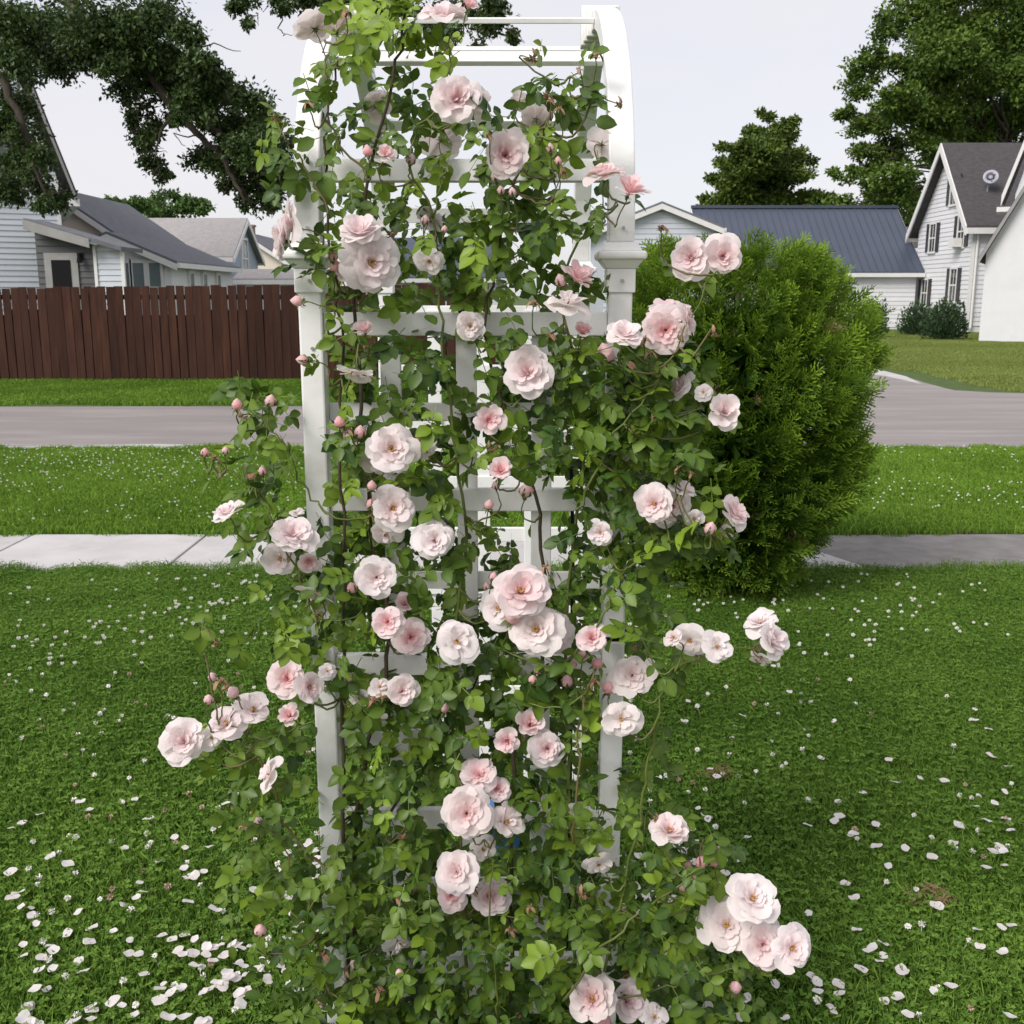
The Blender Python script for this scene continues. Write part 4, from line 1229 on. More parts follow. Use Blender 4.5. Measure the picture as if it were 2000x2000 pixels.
SPEC = {
    'open': ([(6, 1.0, 14, -12, .60, .08), (6, .93, 24, 0, .58, .16), (6, .80, 34, 12, .56, .32), (6, .66, 46, 30, .54, .5), (6, .50, 58, 52, .52, .75), (5, .34, 70, 78, .5, 1.0)], True),
    'cup': ([(6, 1.0, 22, -8, .62, .08), (6, .94, 34, 8, .60, .18), (6, .85, 46, 26, .56, .36), (6, .72, 56, 44, .54, .55), (6, .58, 66, 62, .52, .8), (6, .44, 76, 82, .52, 1.0), (5, .31, 84, 98, .6, 1.1), (3, .2, 88, 104, .7, 1.2)], False),
    'half': ([(5, 1.0, 46, 6, .66, .3), (5, .95, 58, 34, .66, .5), (5, .86, 68, 58, .64, .75), (4, .74, 76, 78, .66, 1.0), (4, .58, 82, 94, .7, 1.1), (3, .40, 86, 104, .8, 1.2)], False),
    'loose': ([(5, 1.0, 14, -20, .74, .12), (4, .86, 32, 4, .70, .26), (4, .62, 50, 34, .62, .5), (3, .42, 66, 66, .58, .9)], True),
}
def stamens(r, s=.11):
    mb = MB()
    for k in range(22):
        a, q = r.uniform(0, 6.28), s * math.sqrt(r.uniform(.05, 1))
        p = Vector((q * math.cos(a), q * math.sin(a), .16 + r.uniform(0, .08)))
        mb.tube([(p.x * .4, p.y * .4, .02), p], .008, 3, False)
        d = .022
        mb.box(p.x - d, p.x + d, p.y - d, p.y + d, p.z - d * .6, p.z + d * .6)
    return mb
def calyx_mb(r):
    mb = MB()
    mb.tube([(0, 0, -.20), (0, 0, -.13), (0, 0, -.05), (0, 0, .02)], [.03, .075, .08, .06], 7)
    for k in range(5):
        a = k * 1.257 + r.uniform(-.2, .2)
        c, s = math.cos(a), math.sin(a)
        dz = r.uniform(-.10, .04)
        mb.add([(.05 * c - .05 * s, .05 * s + .05 * c, -.02), (.05 * c + .05 * s, .05 * s - .05 * c, -.02), (.26 * c, .26 * s, dz - .02), (.40 * c, .40 * s, dz * 2.2)], [(0, 1, 2), (0, 2, 3)])
    return mb

BV = {}
def bloom_variant(kind, seed):
    key = (kind, seed)
    if key in BV: return BV[key]
    r = random.Random(hash(kind) % 1000 * 0 + sum(map(ord, kind)) * 31 + seed * 7)
    layers, st = SPEC[kind]
    outer, V, F, T = [], [], [], []
    for li, (n_, Rl, e0, e1, half, tv) in enumerate(layers):
        ph0 = r.uniform(0, 6.28)
        for k in range(n_):
            phi = ph0 + 2 * math.pi * k / n_ + r.uniform(-.16, .16)
            g = petal_grid(r, phi, half * r.uniform(.9, 1.12), Rl * r.uniform(.78, 1.10), e0 + r.uniform(-10, 12), e1 + r.uniform(-22, 20), ruf=.085 if li < 3 else .04,
                           tintv=tv * r.uniform(.7, 1.2), roll=r.choice((-1, 1)) * r.uniform(.02, .08), curl=r.uniform(0, 22) if li < 2 else 0)
            if li == 0:
                outer.append(make_mesh('petal', g[0], g[1], M['petal'], True, g[2]))
            else:
                b = len(V)
                V += g[0]; F += [tuple(i + b for i in f) for f in g[1]]; T += g[2]
    full = make_mesh('bloom', V, F, M['petal'], True, T)
    sm = stamens(r).V, None
    sb = stamens(r)
    stm = make_mesh('stamens', sb.V, sb.F, M['stamen']) if st else None
    cb = calyx_mb(r)
    cal = make_mesh('calyx', cb.V, cb.F, M['calyx'], True)
    # one-piece version for the smaller blooms
    V2, F2, T2 = list(V), list(F), list(T)
    for me in outer:
        b = len(V2)
        V2 += [tuple(v.co) for v in me.vertices]
        F2 += [tuple(i + b for i in p.vertices) for p in me.polygons]
        T2 += [d.color[0] for d in me.attributes['tint'].data]
    one = make_mesh('bloom', V2, F2, M['petal'], True, T2)
    BV[key] = (full, outer, stm, cal, one)
    return BV[key]

# (px, py, diameter px, form, pink, tilt x, tilt up, towards camera, extra depth towards camera)
BL = [
 (612,48,80,'open',.3,-.5,.9,-.5),(662,56,72,'half',.4,.2,.9,-.4),(866,28,96,'open',.6,0,1,.25),(890,192,88,'cup',.5,.1,.35,1),(926,200,70,'half',.3,.5,.2,.5),(864,278,78,'open',.3,.1,-.2,-1),
 (735,205,55,'open',.5,-.2,.3,-.6),(752,302,40,'half',.8,.2,.4,.5),(988,302,90,'cup',.7,.05,.2,1),(1180,336,82,'open',1.1,-.1,1,.2),(1230,374,74,'half',1.1,.4,.8,.4),(1015,198,36,'open',.4,0,.2,-.7),
 (1046,230,56,'open',.4,0,.3,-.7),(1176,282,58,'open',.3,.2,.1,-.7),(915,12,40,'half',1.1,.2,.8,.3),(560,440,100,'open',.5,-1,.25,.25),(548,472,74,'cup',.4,-1,-.1,.2),(703,452,92,'cup',.4,-.1,.9,.5),
 (728,512,112,'open',.25,.25,.1,1),(668,532,40,'half',1.2,.1,.3,.8),(712,645,54,'half',.9,-.3,.7,.5),(692,730,78,'loose',.1,0,-.9,.25),(842,425,60,'loose',.15,.3,.5,-.4),(838,512,56,'loose',.15,0,-.3,.5),
 (1030,726,100,'cup',.35,-.05,.3,1),(1137,648,44,'half',1.3,.05,.7,.5),(1222,650,72,'open',.4,.2,.6,.5),(1128,542,80,'half',.8,.3,.6,.3),(1108,588,92,'loose',.1,0,.8,.3),(918,636,56,'open',.15,0,0,.8),
 (1348,502,78,'cup',.45,-.25,.25,.9),(1412,500,78,'cup',.5,.1,.1,1),(1308,602,84,'open',.6,0,.95,.35),(1300,645,88,'open',.85,0,.1,1),(1346,622,64,'open',.6,.9,.1,.3),(1326,755,66,'cup',.4,-.75,.5,.4),
 (1374,765,34,'loose',.2,0,.3,.8),(1414,806,84,'half',.25,.1,.1,1),(955,820,68,'half',.8,.1,.05,1),(765,876,100,'open',.35,.15,.35,.9),(738,906,66,'loose',.15,-.3,-.5,.7),(834,884,56,'loose',.05,.3,-.6,.5),
 (977,918,64,'half',1.0,.05,.55,.8),(768,992,86,'open',.35,.1,.15,1),(752,1046,64,'loose',.2,-.2,-.6,.8),(848,1052,90,'loose',.15,-.05,.2,1),(848,1056,72,'cup',.2,0,0,1),(572,1042,94,'cup',.3,.15,.75,.8),
 (546,1092,72,'loose',.35,-.2,-.2,.9),(602,1096,50,'half',.9,.2,-.3,.7),(578,1000,30,'loose',.2,0,.8,.3),(442,998,66,'open',.4,-.4,.85,.25),(735,1128,80,'open',.2,.05,.1,1),(1018,1152,110,'open',.8,.1,.5,.85),
 (972,1188,80,'loose',.15,-.4,-.1,.9),(1046,1228,100,'open',.2,-.05,.1,1),(1088,1236,84,'open',.2,.5,.1,.7),(790,1180,48,'half',1.0,.15,.5,.8),(757,1214,64,'cup',1.0,-.1,.2,1),(802,1244,80,'cup',.9,.1,.1,1),
 (893,1252,90,'loose',.12,.1,.0,1),(895,1250,70,'open',.12,.1,.0,1),(1155,1245,60,'cup',.9,.05,.35,.9),(1135,1288,42,'half',.9,-.1,.8,.4),(1235,1318,86,'open',.25,.05,.1,1),(1213,1404,80,'loose',.2,.15,.15,1),
 (785,1350,62,'cup',.35,.1,.1,1),(700,1366,42,'loose',.0,0,-.4,.9),(742,1340,40,'loose',.2,0,.6,.5),(735,1412,44,'loose',.2,.1,-.7,.5),(560,1325,74,'cup',.8,-.15,.25,1),(606,1342,62,'open',.5,.5,.0,.7),
 (565,1398,48,'half',1.0,-.15,.35,.9),(495,1384,76,'loose',.4,.1,.85,.5),(440,1412,78,'loose',.4,-.2,.6,.7),(358,1448,82,'cup',.4,-.2,.25,1),(413,1442,50,'loose',.05,.2,-.2,.8),(520,1512,66,'loose',.4,-.85,.2,.4),
 (1035,1415,68,'half',.7,-.05,.2,.9),(990,1446,52,'half',.9,0,-.3,.9),(1068,1462,70,'cup',.45,.1,-.1,1),(935,1510,70,'open',1.0,-.1,.75,.6),(972,1540,48,'cup',1.1,.15,.5,.8),(912,1588,96,'open',.5,.0,.15,1),
 (990,1604,70,'loose',.4,.5,.4,.5),(890,1702,80,'open',.5,-.15,.3,.9),(882,1748,60,'cup',1.0,-.05,.15,1),(956,1750,76,'cup',.6,.1,.1,1),(780,1846,62,'loose',.1,.2,-.7,.4),(1156,1950,86,'open',.6,.0,.2,1),
 (1226,1955,74,'cup',.4,.3,.05,.9),(1280,1985,56,'loose',.1,.3,.2,.6),(1308,1620,76,'open',.5,.2,.7,.4),(1472,1752,94,'open',.15,.2,.5,.8),(1420,1806,102,'open',.2,-.1,.2,1),(1490,1845,90,'cup',.55,.05,.1,1),
 (1550,1852,84,'open',.45,.4,.0,.9),(1276,984,76,'open',.5,-.3,.1,.9),(1314,988,80,'cup',.45,.1,.1,1),(1335,952,54,'open',.3,.4,.8,.3),(1356,1014,44,'loose',.2,.2,-.2,.8),(1438,1000,66,'open',.7,.55,.45,.5),
 (1421,1040,30,'loose',.4,.1,.1,.6),(1346,1252,68,'loose',.15,-.1,-.3,.8),(1402,1262,64,'loose',.15,.3,.3,.7),(1314,1244,42,'loose',.5,-.3,.2,.4),(1484,1212,64,'open',.2,-.2,.9,.4),(1508,1252,72,'cup',.3,.8,.2,.5),
 (1486,1288,48,'loose',.5,-.2,-.7,.4),(1125,1585,40,'loose',.05,-.1,-.5,.8),(1170,1690,54,'loose',.05,.1,-.6,.8),(945,1660,54,'loose',.1,.3,-.5,.7),(1172,1040,50,'open',.3,0,0,.7),(640,1310,36,'loose',.2,.2,.4,.6),(596,1160,44,'loose',.4,-.3,-.6,.4),
]
rows = sorted(range(len(BL)), key=lambda i: -BL[i][2])
DETAILED = set(rows[:60])
STEMS = []      # (start point, outward direction) of every flower stalk

def depth_of(px_, py_):
    """how far in front of the lattice the growth stands"""
    edge = max(0, (620 - px_) / 300, (px_ - 1220) / 350)
    return AY - .10 - .05 * min(edge, 1)

brnd = random.Random(5)
for i, q in enumerate(BL):
    px_, py_, dia, kind, pink, fx, fz, fc = q[:8]
    Y = depth_of(px_, py_) - brnd.uniform(0, .09)
    if fc < 0: Y = AY - .02 + brnd.uniform(0, .1)
    if px_ > 1290 and py_ < 1100: Y += .06
    c = P(px_, py_, Y)
    tocam = (CAM - c).normalized()
    nv = (tocam * fc + Vector((1, 0, 0)) * fx + Vector((0, 0, 1)) * fz)
    nv += Vector((brnd.uniform(-.12, .12), 0, brnd.uniform(-.12, .12)))
    nv.normalize()
    rad = dia * .5 * (CAM - c).length / FPX * 1.08
    full, outer, stm, cal, one = bloom_variant(kind, brnd.randrange(8))
    rot = nv.to_track_quat('Z', 'Y').to_matrix() @ Matrix.Rotation(brnd.uniform(0, 6.28), 3, 'Z')
    mw = Matrix.Translation(c - nv * rad * .22 - RO) @ rot.to_4x4() @ Matrix.Diagonal((rad * brnd.uniform(.93, 1.07), rad * brnd.uniform(.93, 1.07), rad * brnd.uniform(.85, 1.2), 1))
    col = (.12 + 1.25 * pink * brnd.uniform(.8, 1.2), brnd.choice((0, 0, 0, .04, .10)) if kind in ('loose', 'open') else brnd.choice((0, 0, .06)), 0, 1)
    o = obj('bloom', full if i in DETAILED else one, ROSE)
    o.matrix_local = mw
    o.color = col
    kids = []
    if i in DETAILED:
        kids += [('petal', me) for me in outer]
    if stm and (kind == 'loose' or brnd.random() < .6): kids.append(('stamens', stm))
    kids.append(('calyx', cal))
    for nm, me in kids:
        k = bpy.data.objects.new(nm, me)
        COL.objects.link(k)
        k.parent = o
        k.color = col
    STEMS.append((c - nv * rad * .40, nv, 'bloom'))

# ---- buds and withered heads
def bud_mesh(seed, kind):
    r = random.Random(seed)
    V, F, T = [], [], []
    prof = [(0, .10), (.12, .36), (.35, .50), (.62, .47), (.86, .30), (1.05, .10), (1.12, .02)]
    n = 10
    for j, (z, q) in enumerate(prof):
        for k in range(n):
            a = 2 * math.pi * k / n + z * 1.3
            w_ = q * (1 + .10 * math.sin(a * 3 + z * 5))
            V.append((w_ * math.cos(a), w_ * math.sin(a), z)); T.append(1.1 - .3 * z + .25 * math.sin(a * 3))
    for j in range(len(prof) - 1):
        for k in range(n):
            F.append((j * n + k, j * n + (k + 1) % n, (j + 1) * n + (k + 1) % n, (j + 1) * n + k))
    return make_mesh('rosebud', V, F, M['petal'], True, T)
def sepals_mesh(seed, m, droop):
    r = random.Random(seed)
    mb = MB()
    mb.tube([(0, 0, -.32), (0, 0, -.18), (0, 0, .02)], [.06, .17, .16], 7)
    for k in range(5):
        a = k * 1.257 + r.uniform(-.2, .2)
        c, s = math.cos(a), math.sin(a)
        if droop:
            pts = [(.12, .0), (.42, .05 + r.uniform(-.1, .2)), (.62, -.35 + r.uniform(-.2, .3))]
        else:
            pts = [(.2, .0), (.50, .32), (.44, .75 + r.uniform(-.1, .25))]
        V = []
        for (q, z), w_ in zip(pts, (.13, .13, .02)):
            V += [(q * c - w_ * s, q * s + w_ * c, z), (q * c + w_ * s, q * s - w_ * c, z)]
        mb.add(V, [(0, 1, 3, 2), (2, 3, 5, 4)])
    return make_mesh('sepals', mb.V, mb.F, m, True)
def spent_mesh(seed):
    r = random.Random(seed)
    mb = MB()
    mb.tube([(0, 0, -.3), (0, 0, -.1), (0, 0, .12)], [.05, .2, .2], 7)
    for k in range(26):
        a, q = r.uniform(0, 6.28), r.uniform(.05, .42)
        z = r.uniform(.2, .6)
        p0 = Vector((.12 * math.cos(a), .12 * math.sin(a), .08))
        p1 = Vector((q * math.cos(a + .3), q * math.sin(a + .3), z))
        mb.tube([p0, p1], [.03, .055], 3)
    for k in range(r.randint(1, 4)):
        a = r.uniform(0, 6.28)
        c, s = math.cos(a), math.sin(a)
        V = []
        for (q, z, w_) in ((.12, .1, .1), (.5, .3, .2), (.85, -.1, .22), (1.0, -.5, .08)):
            V += [(q * c - w_ * s, q * s + w_ * c, z), (q * c + w_ * s, q * s - w_ * c, z + .1)]
        mb.add(V, [(0, 1, 3, 2), (2, 3, 5, 4), (4, 5, 7, 6)])
    return make_mesh('spent_flower', mb.V, mb.F, M['spent'], True)
budm = [bud_mesh(k, 0) for k in range(3)]
sepm = [sepals_mesh(k, M['calyx'], False) for k in range(3)]
sepd = [sepals_mesh(k + 9, M['calyx'], True) for k in range(3)]
spm = [spent_mesh(k) for k in range(5)]
BUDS = [(580,588,22),(591,703,22),(463,790,22),(528,783,24),(663,824,22),(703,844,26),(440,880,15),(400,884,18),(512,920,18),(725,984,22),(726,948,20),(968,948,16),(955,985,20),(1028,958,30),(718,295,20),(803,312,20),
        (830,430,18),(868,448,14),(681,483,22),(650,500,20),(656,520,24),(1095,548,24),(1182,690,38),(1117,1297,20),(1167,1296,22),(1108,1330,26),(1188,1343,26),(1040,1327,18),(1003,1202,36),(963,1126,18),(950,1145,16),(688,1148,22),
        (680,1323,18),(415,1322,18),(455,1352,24),(407,1366,20),(505,1604,18),(508,1817,24),(868,1382,20),(1400,1672,40),(1370,1683,24),(1351,1720,28),(1437,1928,22),(1387,1032,26),(692,1882,18),(780,1900,16),(768,1925,18),
        (1060,1300,10),(1077,1300,12),(1052,1318,10),(1090,1310,11),(1048,1310,12),(1175,1990,34),(968,345,20),(1075,290,18),(1090,315,16),(978,372,16),(1001,375,16),(625,1165,20),(1345,1690,16),(1333,1735,14)]
GREEN = {51, 52, 53, 54, 55, 56, 6}
for i, (px_, py_, sz) in enumerate(BUDS):
    c = P(px_, py_, depth_of(px_, py_) - brnd.uniform(0, .07))
    nv = Vector((brnd.uniform(-.4, .4), -.35, 1)).normalized()
    if py_ in (588, 703): nv = Vector((-.9, -.2, .1)).normalized()
    s = sz * (CAM - c).length / FPX * .95
    o = obj('rosebud', budm[i % 3], ROSE)
    o.matrix_local = Matrix.Translation(c - nv * s * .5 - RO) @ nv.to_track_quat('Z', 'Y').to_matrix().to_4x4() @ Matrix.Scale(s, 4)
    o.color = (.55 + .5 * brnd.random(), .1 * brnd.random(), 0, 1)
    k = bpy.data.objects.new('sepals', sepm[i % 3] if (sz < 20 or i % 2) else sepd[i % 3])
    COL.objects.link(k); k.parent = o
    STEMS.append((c - nv * s * .75, nv, 'bud'))
SPENT = [(533,228,22),(602,203,22),(676,25,24),(1042,116,26),(1165,108,24),(1131,135,20),(1066,186,24),(1076,196,20),(1092,214,22),(1210,206,22),(955,266,22),(1098,335,26),(765,458,24),(1042,592,24),(1072,655,24),(1230,665,26),(1258,662,26),
         (1270,690,22),(1395,652,24),(1222,708,34),(1276,815,22),(1265,882,24),(1326,915,20),(1352,925,18),(959,876,22),(818,855,24),(1066,1106,22),(782,1634,20),(776,1752,22),(808,1738,18),(604,1752,20),(1036,1770,20),(997,1816,22),
         (1140,1748,30),(1212,1778,20),(1012,1985,22),(421,1256,22),(740,1935,26),(676,1895,18),(484,930,26),(418,893,24),(679,840,24),(712,678,24),(730,1368,26),(748,1362,24),(1240,1265,24),(1160,1330,26),(478,1612,24),(470,812,20),
         (1290,445,26),(1180,1578,24),(1280,1600,22),(430,1330,28),(444,1344,24),(1388,1668,26),(620,1198,24),(1275,1010,24),(905,1745,20),(925,1735,22),(630,1865,26),(620,1920,26)]
for i, (px_, py_, sz) in enumerate(SPENT):
    c = P(px_, py_, depth_of(px_, py_) - brnd.uniform(0, .07))
    nv = Vector((brnd.uniform(-.5, .5), -.3, 1 if i % 3 else -.3)).normalized()
    s = sz * .62 * (CAM - c).length / FPX
    o = obj('spent_flower', spm[i % 5], ROSE)
    o.matrix_local = Matrix.Translation(c - nv * s * .2 - RO) @ nv.to_track_quat('Z', 'Y').to_matrix().to_4x4() @ Matrix.Scale(s, 4)
    k = bpy.data.objects.new('sepals', sepd[i % 3])
    COL.objects.link(k); k.parent = o
    STEMS.append((c - nv * s * .3, nv, 'spent'))

# ---- canes
def smooth_path(q, per=6, jit=.006, r=brnd):
    q = [Vector(p) for p in q]
    out_ = []
    for i in range(len(q) - 1):
        p0, p1, p2, p3 = q[max(i - 1, 0)], q[i], q[i + 1], q[min(i + 2, len(q) - 1)]
        for k in range(per):
            t = k / per
            out_.append(.5 * ((2 * p1) + (p2 - p0) * t + (2 * p0 - 5 * p1 + 4 * p2 - p3) * t * t + (3 * p1 - p0 - 3 * p2 + p3) * t ** 3)
                        + Vector((r.uniform(-1, 1), r.uniform(-1, 1), r.uniform(-1, 1))) * jit)
    out_.append(q[-1])
    return out_
CANES = [
 ([(700,2050),(690,1700),(720,1450),(760,1250),(720,1000),(700,760),(690,560),(720,350),(770,150),(800,0),(815,-60)], .0075, 'b', .02),
 ([(680,2050),(672,1600),(676,1250),(668,950),(664,640),(640,420),(640,250),(660,120)], .006, 'b', .04),
 ([(900,2050),(905,1700),(880,1350),(910,1050),(880,820),(860,600),(850,430),(870,330)], .006, 'g', .05),
 ([(1000,2050),(1000,1650),(1010,1450),(1060,1250),(1050,1000),(1000,850),(950,640),(975,500),(985,380)], .007, 'b', .03),
 ([(1080,2050),(1120,1650),(1100,1300),(1130,1000),(1140,800),(1100,560),(1180,420),(1230,395)], .006, 'g', .03),
 ([(1130,1000),(1200,850),(1290,740),(1340,640),(1400,530)], .004, 'g', .10),
 ([(1100,1300),(1180,1200),(1225,1110),(1330,1055),(1395,1040)], .0038, 'g', .12),
 ([(1180,1900),(1240,1640),(1270,1480),(1310,1320),(1400,1280),(1480,1260)], .0045, 'g', .12),
 ([(1100,1950),(1195,1830),(1300,1750),(1350,1705),(1395,1680)], .0045, 'g', .16),
 ([(1150,1960),(1300,1930),(1400,1900),(1480,1880)], .0036, 'g', .10),
 ([(640,1700),(560,1620),(520,1500),(470,1420),(400,1420)], .0042, 'r', .10),
 ([(640,1250),(580,1120),(530,1000),(480,940),(410,895)], .0036, 'g', .10),
 ([(640,1000),(590,950),(540,850),(480,800)], .0034, 'g', .10),
 ([(640,420),(600,330),(560,270),(535,232)], .0034, 'r', .08),
 ([(850,430),(800,300),(850,200),(880,100),(868,45)], .0036, 'g', .06),
 ([(985,380),(1050,260),(1090,205),(1130,140)], .0036, 'r', .06),
 ([(1120,1650),(1130,1450),(1150,1335),(1165,1300)], .0038, 'r', .13),
 ([(720,350),(640,240),(640,130),(632,80)], .0034, 'r', .07),
 ([(690,1700),(820,1500),(900,1400),(960,1250)], .005, 'b', .0),
 ([(1000,1650),(880,1450),(830,1250)], .004, 'b', .0),
 ([(970,1990),(962,1850),(958,1700),(945,1640)], .0036, 'g', .14),
 ([(640,1950),(600,1760),(540,1640),(500,1610)], .0036, 'r', .08),
]
NET = []
for pts, rad, kd, fwd in CANES:
    q = [P(x, y, AY - .035 - fwd) for x, y in pts]
    if pts[0][1] >= 2000:
        q[0] = Vector((q[1].x, AY - .06, 0.0))
    path = smooth_path(q)
    rs = [.68 * rad * (1 - .55 * i / (len(path) - 1)) for i in range(len(path))]
    MB().tube(path, rs, 6).build('cane', M[{'b': 'cane_brown', 'g': 'cane_green', 'r': 'stem_red'}[kd]], ROSE, True)
    NET += path[1:]
NETA = np.array(NET)
LEAFPTS = []     # where leaves grow along the stalks
for (p, nv, kd) in STEMS:
    pa = np.array(p)
    dlt = NETA - pa
    cost = np.linalg.norm(dlt, axis=1) + np.maximum(0, dlt[:, 2] + .02) * 2.0
    tgt = Vector(NETA[int(np.argmin(cost))])
    dist = (tgt - p).length
    mid = p - nv * min(.05, dist * .4) + Vector((0, .01, -.01))
    mid2 = tgt.lerp(p, .4) + Vector((0, -.01, -.02 - dist * .08))
    path = smooth_path([p, mid, mid2, tgt], 4, .002)
    rs = [.0012 + .0012 * i / (len(path) - 1) for i in range(len(path))]
    MB().tube(path, rs, 4, False).build('flower_stem', M['cane_green' if brnd.random() < .6 else 'stem_red'], ROSE, True)
    nl = int(dist / .06)
    for k in range(min(nl, 4)):
        t = brnd.uniform(.25, .95)
        LEAFPTS.append(path[int(t * (len(path) - 1))])

# ---- leaves: pinnate, five leaflets
def leaf_variant(seed, nl=5):
    r = random.Random(seed)
    V, F, T = [], [], []
    def leaflet(b, ang, L_, wd, pitch, twist):
        ca, sa = math.cos(ang), math.sin(ang)
        st = [(0, .0), (.22, .36), (.52, .46), (.82, .27), (1, 0)]
        fold = r.uniform(.10, .40)
        bend = r.uniform(.05, .40)
        idx = []
        t0 = r.uniform(-.08, .08)
        for l, w_ in st:
            z = -bend * l * l * L_ + pitch * l * L_
            row = []
            for sgn in ((-1, 0, 1) if 0 < l < 1 else (0,)):
                x, y = l * L_, sgn * w_ * wd * L_
                zz = z + abs(sgn) * fold * w_ * L_ + twist * y
                row.append(len(V))
                V.append((b[0] + x * ca - y * sa, b[1] + x * sa + y * ca, b[2] + zz))
                T.append(t0 + (.14 if sgn == 0 else 0.0))
            idx.append(row)
        for j in range(4):
            a, c = idx[j], idx[j + 1]
            if len(a) == 1:
                F.append((a[0], c[1], c[0])); F.append((a[0], c[2], c[1]))
            elif len(c) == 1:
                F.append((a[0], a[1], c[0])); F.append((a[1], a[2], c[0]))
            else:
                F.append((a[0], a[1], c[1], c[0])); F.append((a[1], a[2], c[2], c[1]))
    rach = lambda s: (s, r.uniform(-.01, .01), -.18 * s * s)
    pairs = (nl - 1) // 2
    P0 = [rach(s) for s in np.linspace(.25, .62, pairs)]
    for i, b in enumerate(P0):
        for sgn in (-1, 1):
            leaflet(b, sgn * R(r.uniform(48, 75)), (.30 + .07 * i) * r.uniform(.85, 1.15), r.uniform(.66, .84), r.uniform(-.3, .25), r.uniform(-.3, .3))
    leaflet(rach(.66), R(r.uniform(-15, 15)), .44 * r.uniform(.9, 1.12), r.uniform(.66, .84), r.uniform(-.25, .1), r.uniform(-.2, .2))
    q = [rach(s) for s in (0, .33, .66)]
    k = len(V)
    for (x, y, z) in q:
        V += [(x, y - .010, z - .004), (x, y + .010, z - .004)]; T += [.2, .2]
    F += [(k, k + 1, k + 3, k + 2), (k + 2, k + 3, k + 5, k + 4)]
    return V, F, T
LV = [leaf_variant(300 + k, (5, 5, 7, 5, 3, 5, 7, 5)[k]) for k in range(8)]
M['rose_leaf'] = leafmat('rose_leaf', (0.034, 0.080, 0.014), (0.235, 0.350, 0.030), 0.42, 0.22, 0.32, objrand=False, nscale=9)
M['rose_leaf_o'] = leafmat('rose_leaf_single', (0.034, 0.080, 0.014), (0.235, 0.350, 0.030), 0.42, 0.22, 0.32, objrand=True, nscale=9)
LMESH = [make_mesh('leaf', v, f, M['rose_leaf_o'], True, t) for v, f, t in LV]

DENS = """
000000488521000000000000
000000587531000000000000
000002356431011100000000
000013245410133210000000
000123356421355430000000
000344465422366640000000
000343565433466420000000
000133544434665431000000
000023555556776441000000
000023554567765321000000
000123555678765320000000
000024665567765431000000
000004632456633321110000
000002654636655554430000
000002653666667776653100
003522665556777776654100
004632543336667886653000
024542666677767887652000
023542677776557887641000
012333666662223556653000
002445665553422445554200
002356766644423555542100
000145776655435554210000
000045766665336544210000
000144756666556433210000
011134536777777653211000
001113657777765554210000
011113666676655431000000
012223677666666653100000
012333677767666653100000
013333777766666653200000
012343666444566653210000
002343777654466664211000
002443788765677664322100
002444788866777765432100
002344888888888775443100
001345888888888876544200
001235888888888876655310
000135888888888766655310
000125888888888876665420
""".split()
LP = []
# stretches of post, rail and slat that the growth leaves free
CLEAR = [(575, 655, 555, 1010, .85), (590, 665, 1330, 1650, .7), (1165, 1245, 0, 330, .8), (1165, 1245, 400, 640, .75), (1150, 1215, 1180, 1650, .55), (700, 1180, 600, 665, .6), (690, 1180, 345, 400, .5),
         (650, 1180, 110, 165, .5), (885, 1135, 930, 1010, .95), (1015, 1095, 980, 1140, .93), (895, 935, 990, 1140, .6), (680, 780, 1265, 1320, .8), (740, 785, 660, 850, .6), (650, 900, 1575, 1630, .4),
         (850, 940, 740, 860, .5), (885, 935, 650, 720, .6), (850, 1140, 220, 270, .5)]
lr = np.random.default_rng(77)
for j, row in enumerate(DENS):
    for i, ch in enumerate(row):
        d = int(ch)
        nlf = d * (.56 if j < 12 else .66 if j < 20 else .76) * (1.5 if (14 <= i <= 19 and 13 <= j <= 22) else 1)
        nlf = int(nlf) + (lr.uniform() < nlf - int(nlf))
        for k in range(nlf):
            px_, py_ = 350 + 50 * i + lr.uniform(0, 50), 50 * j + lr.uniform(0, 50)
            inside = 640 < px_ < 1185
            Y = AY - .02 - abs(lr.normal()) * .075
            if inside and lr.uniform() < .34: Y = AY + lr.uniform(.03, .22)
            if px_ > 1230 or px_ < 600: Y = AY - .06 + lr.normal() * .06
            if py_ > 1550: Y -= lr.uniform(0, .06)
            if py_ > 1650: pass
            elif any(x0 < px_ < x1 and y0 < py_ < y1 and lr.uniform() < pr_ for x0, x1, y0, y1, pr_ in CLEAR): continue
            LP.append((P(px_, py_, Y), px_, py_))
for p in LEAFPTS:
    LP.append((p, None, None))
BC = [(P(q[0], q[1], 1.9), q[2]) for q in BL]
nLf = len(LP)
# a leaf does not grow across the face of a bloom: it sits behind it
def proj(p):
    v = Vector(p) - CAM
    zc = v.dot(FW)
    return 1000 + FPX * v.x / zc, 1000 - FPX * v.dot(UP) / zc
for i in range(nLf):
    p = LP[i][0]
    u_, v_ = proj(p)
    if LP[i][1] is None and any(x0 < u_ < x1 and y0 < v_ < y1 and pr_ > .6 for x0, x1, y0, y1, pr_ in CLEAR):
        LP[i] = (P(u_, v_, AY + .06), None, None)
        continue
    for q in BL:
        if q[2] > 44 and math.hypot(u_ - q[0], v_ - q[1]) < q[2] * .62:
            LP[i] = (P(u_, v_, max(p.y, AY - .015) + lr.uniform(0, .05)), LP[i][1], LP[i][2])
            break
pos = np.array([tuple(p[0]) for p in LP])
outw = np.stack([np.clip((pos[:, 0] - AX) / .35, -1, 1), -np.ones(nLf), np.zeros(nLf)], 1)
dirs = lr.normal(size=(nLf, 3)) * np.array([1, .55, .8]) + np.array([0, -.35, -.35]) + outw * np.array([.6, .1, 0])
tocam = np.array([0, 0, 1.6]) - pos
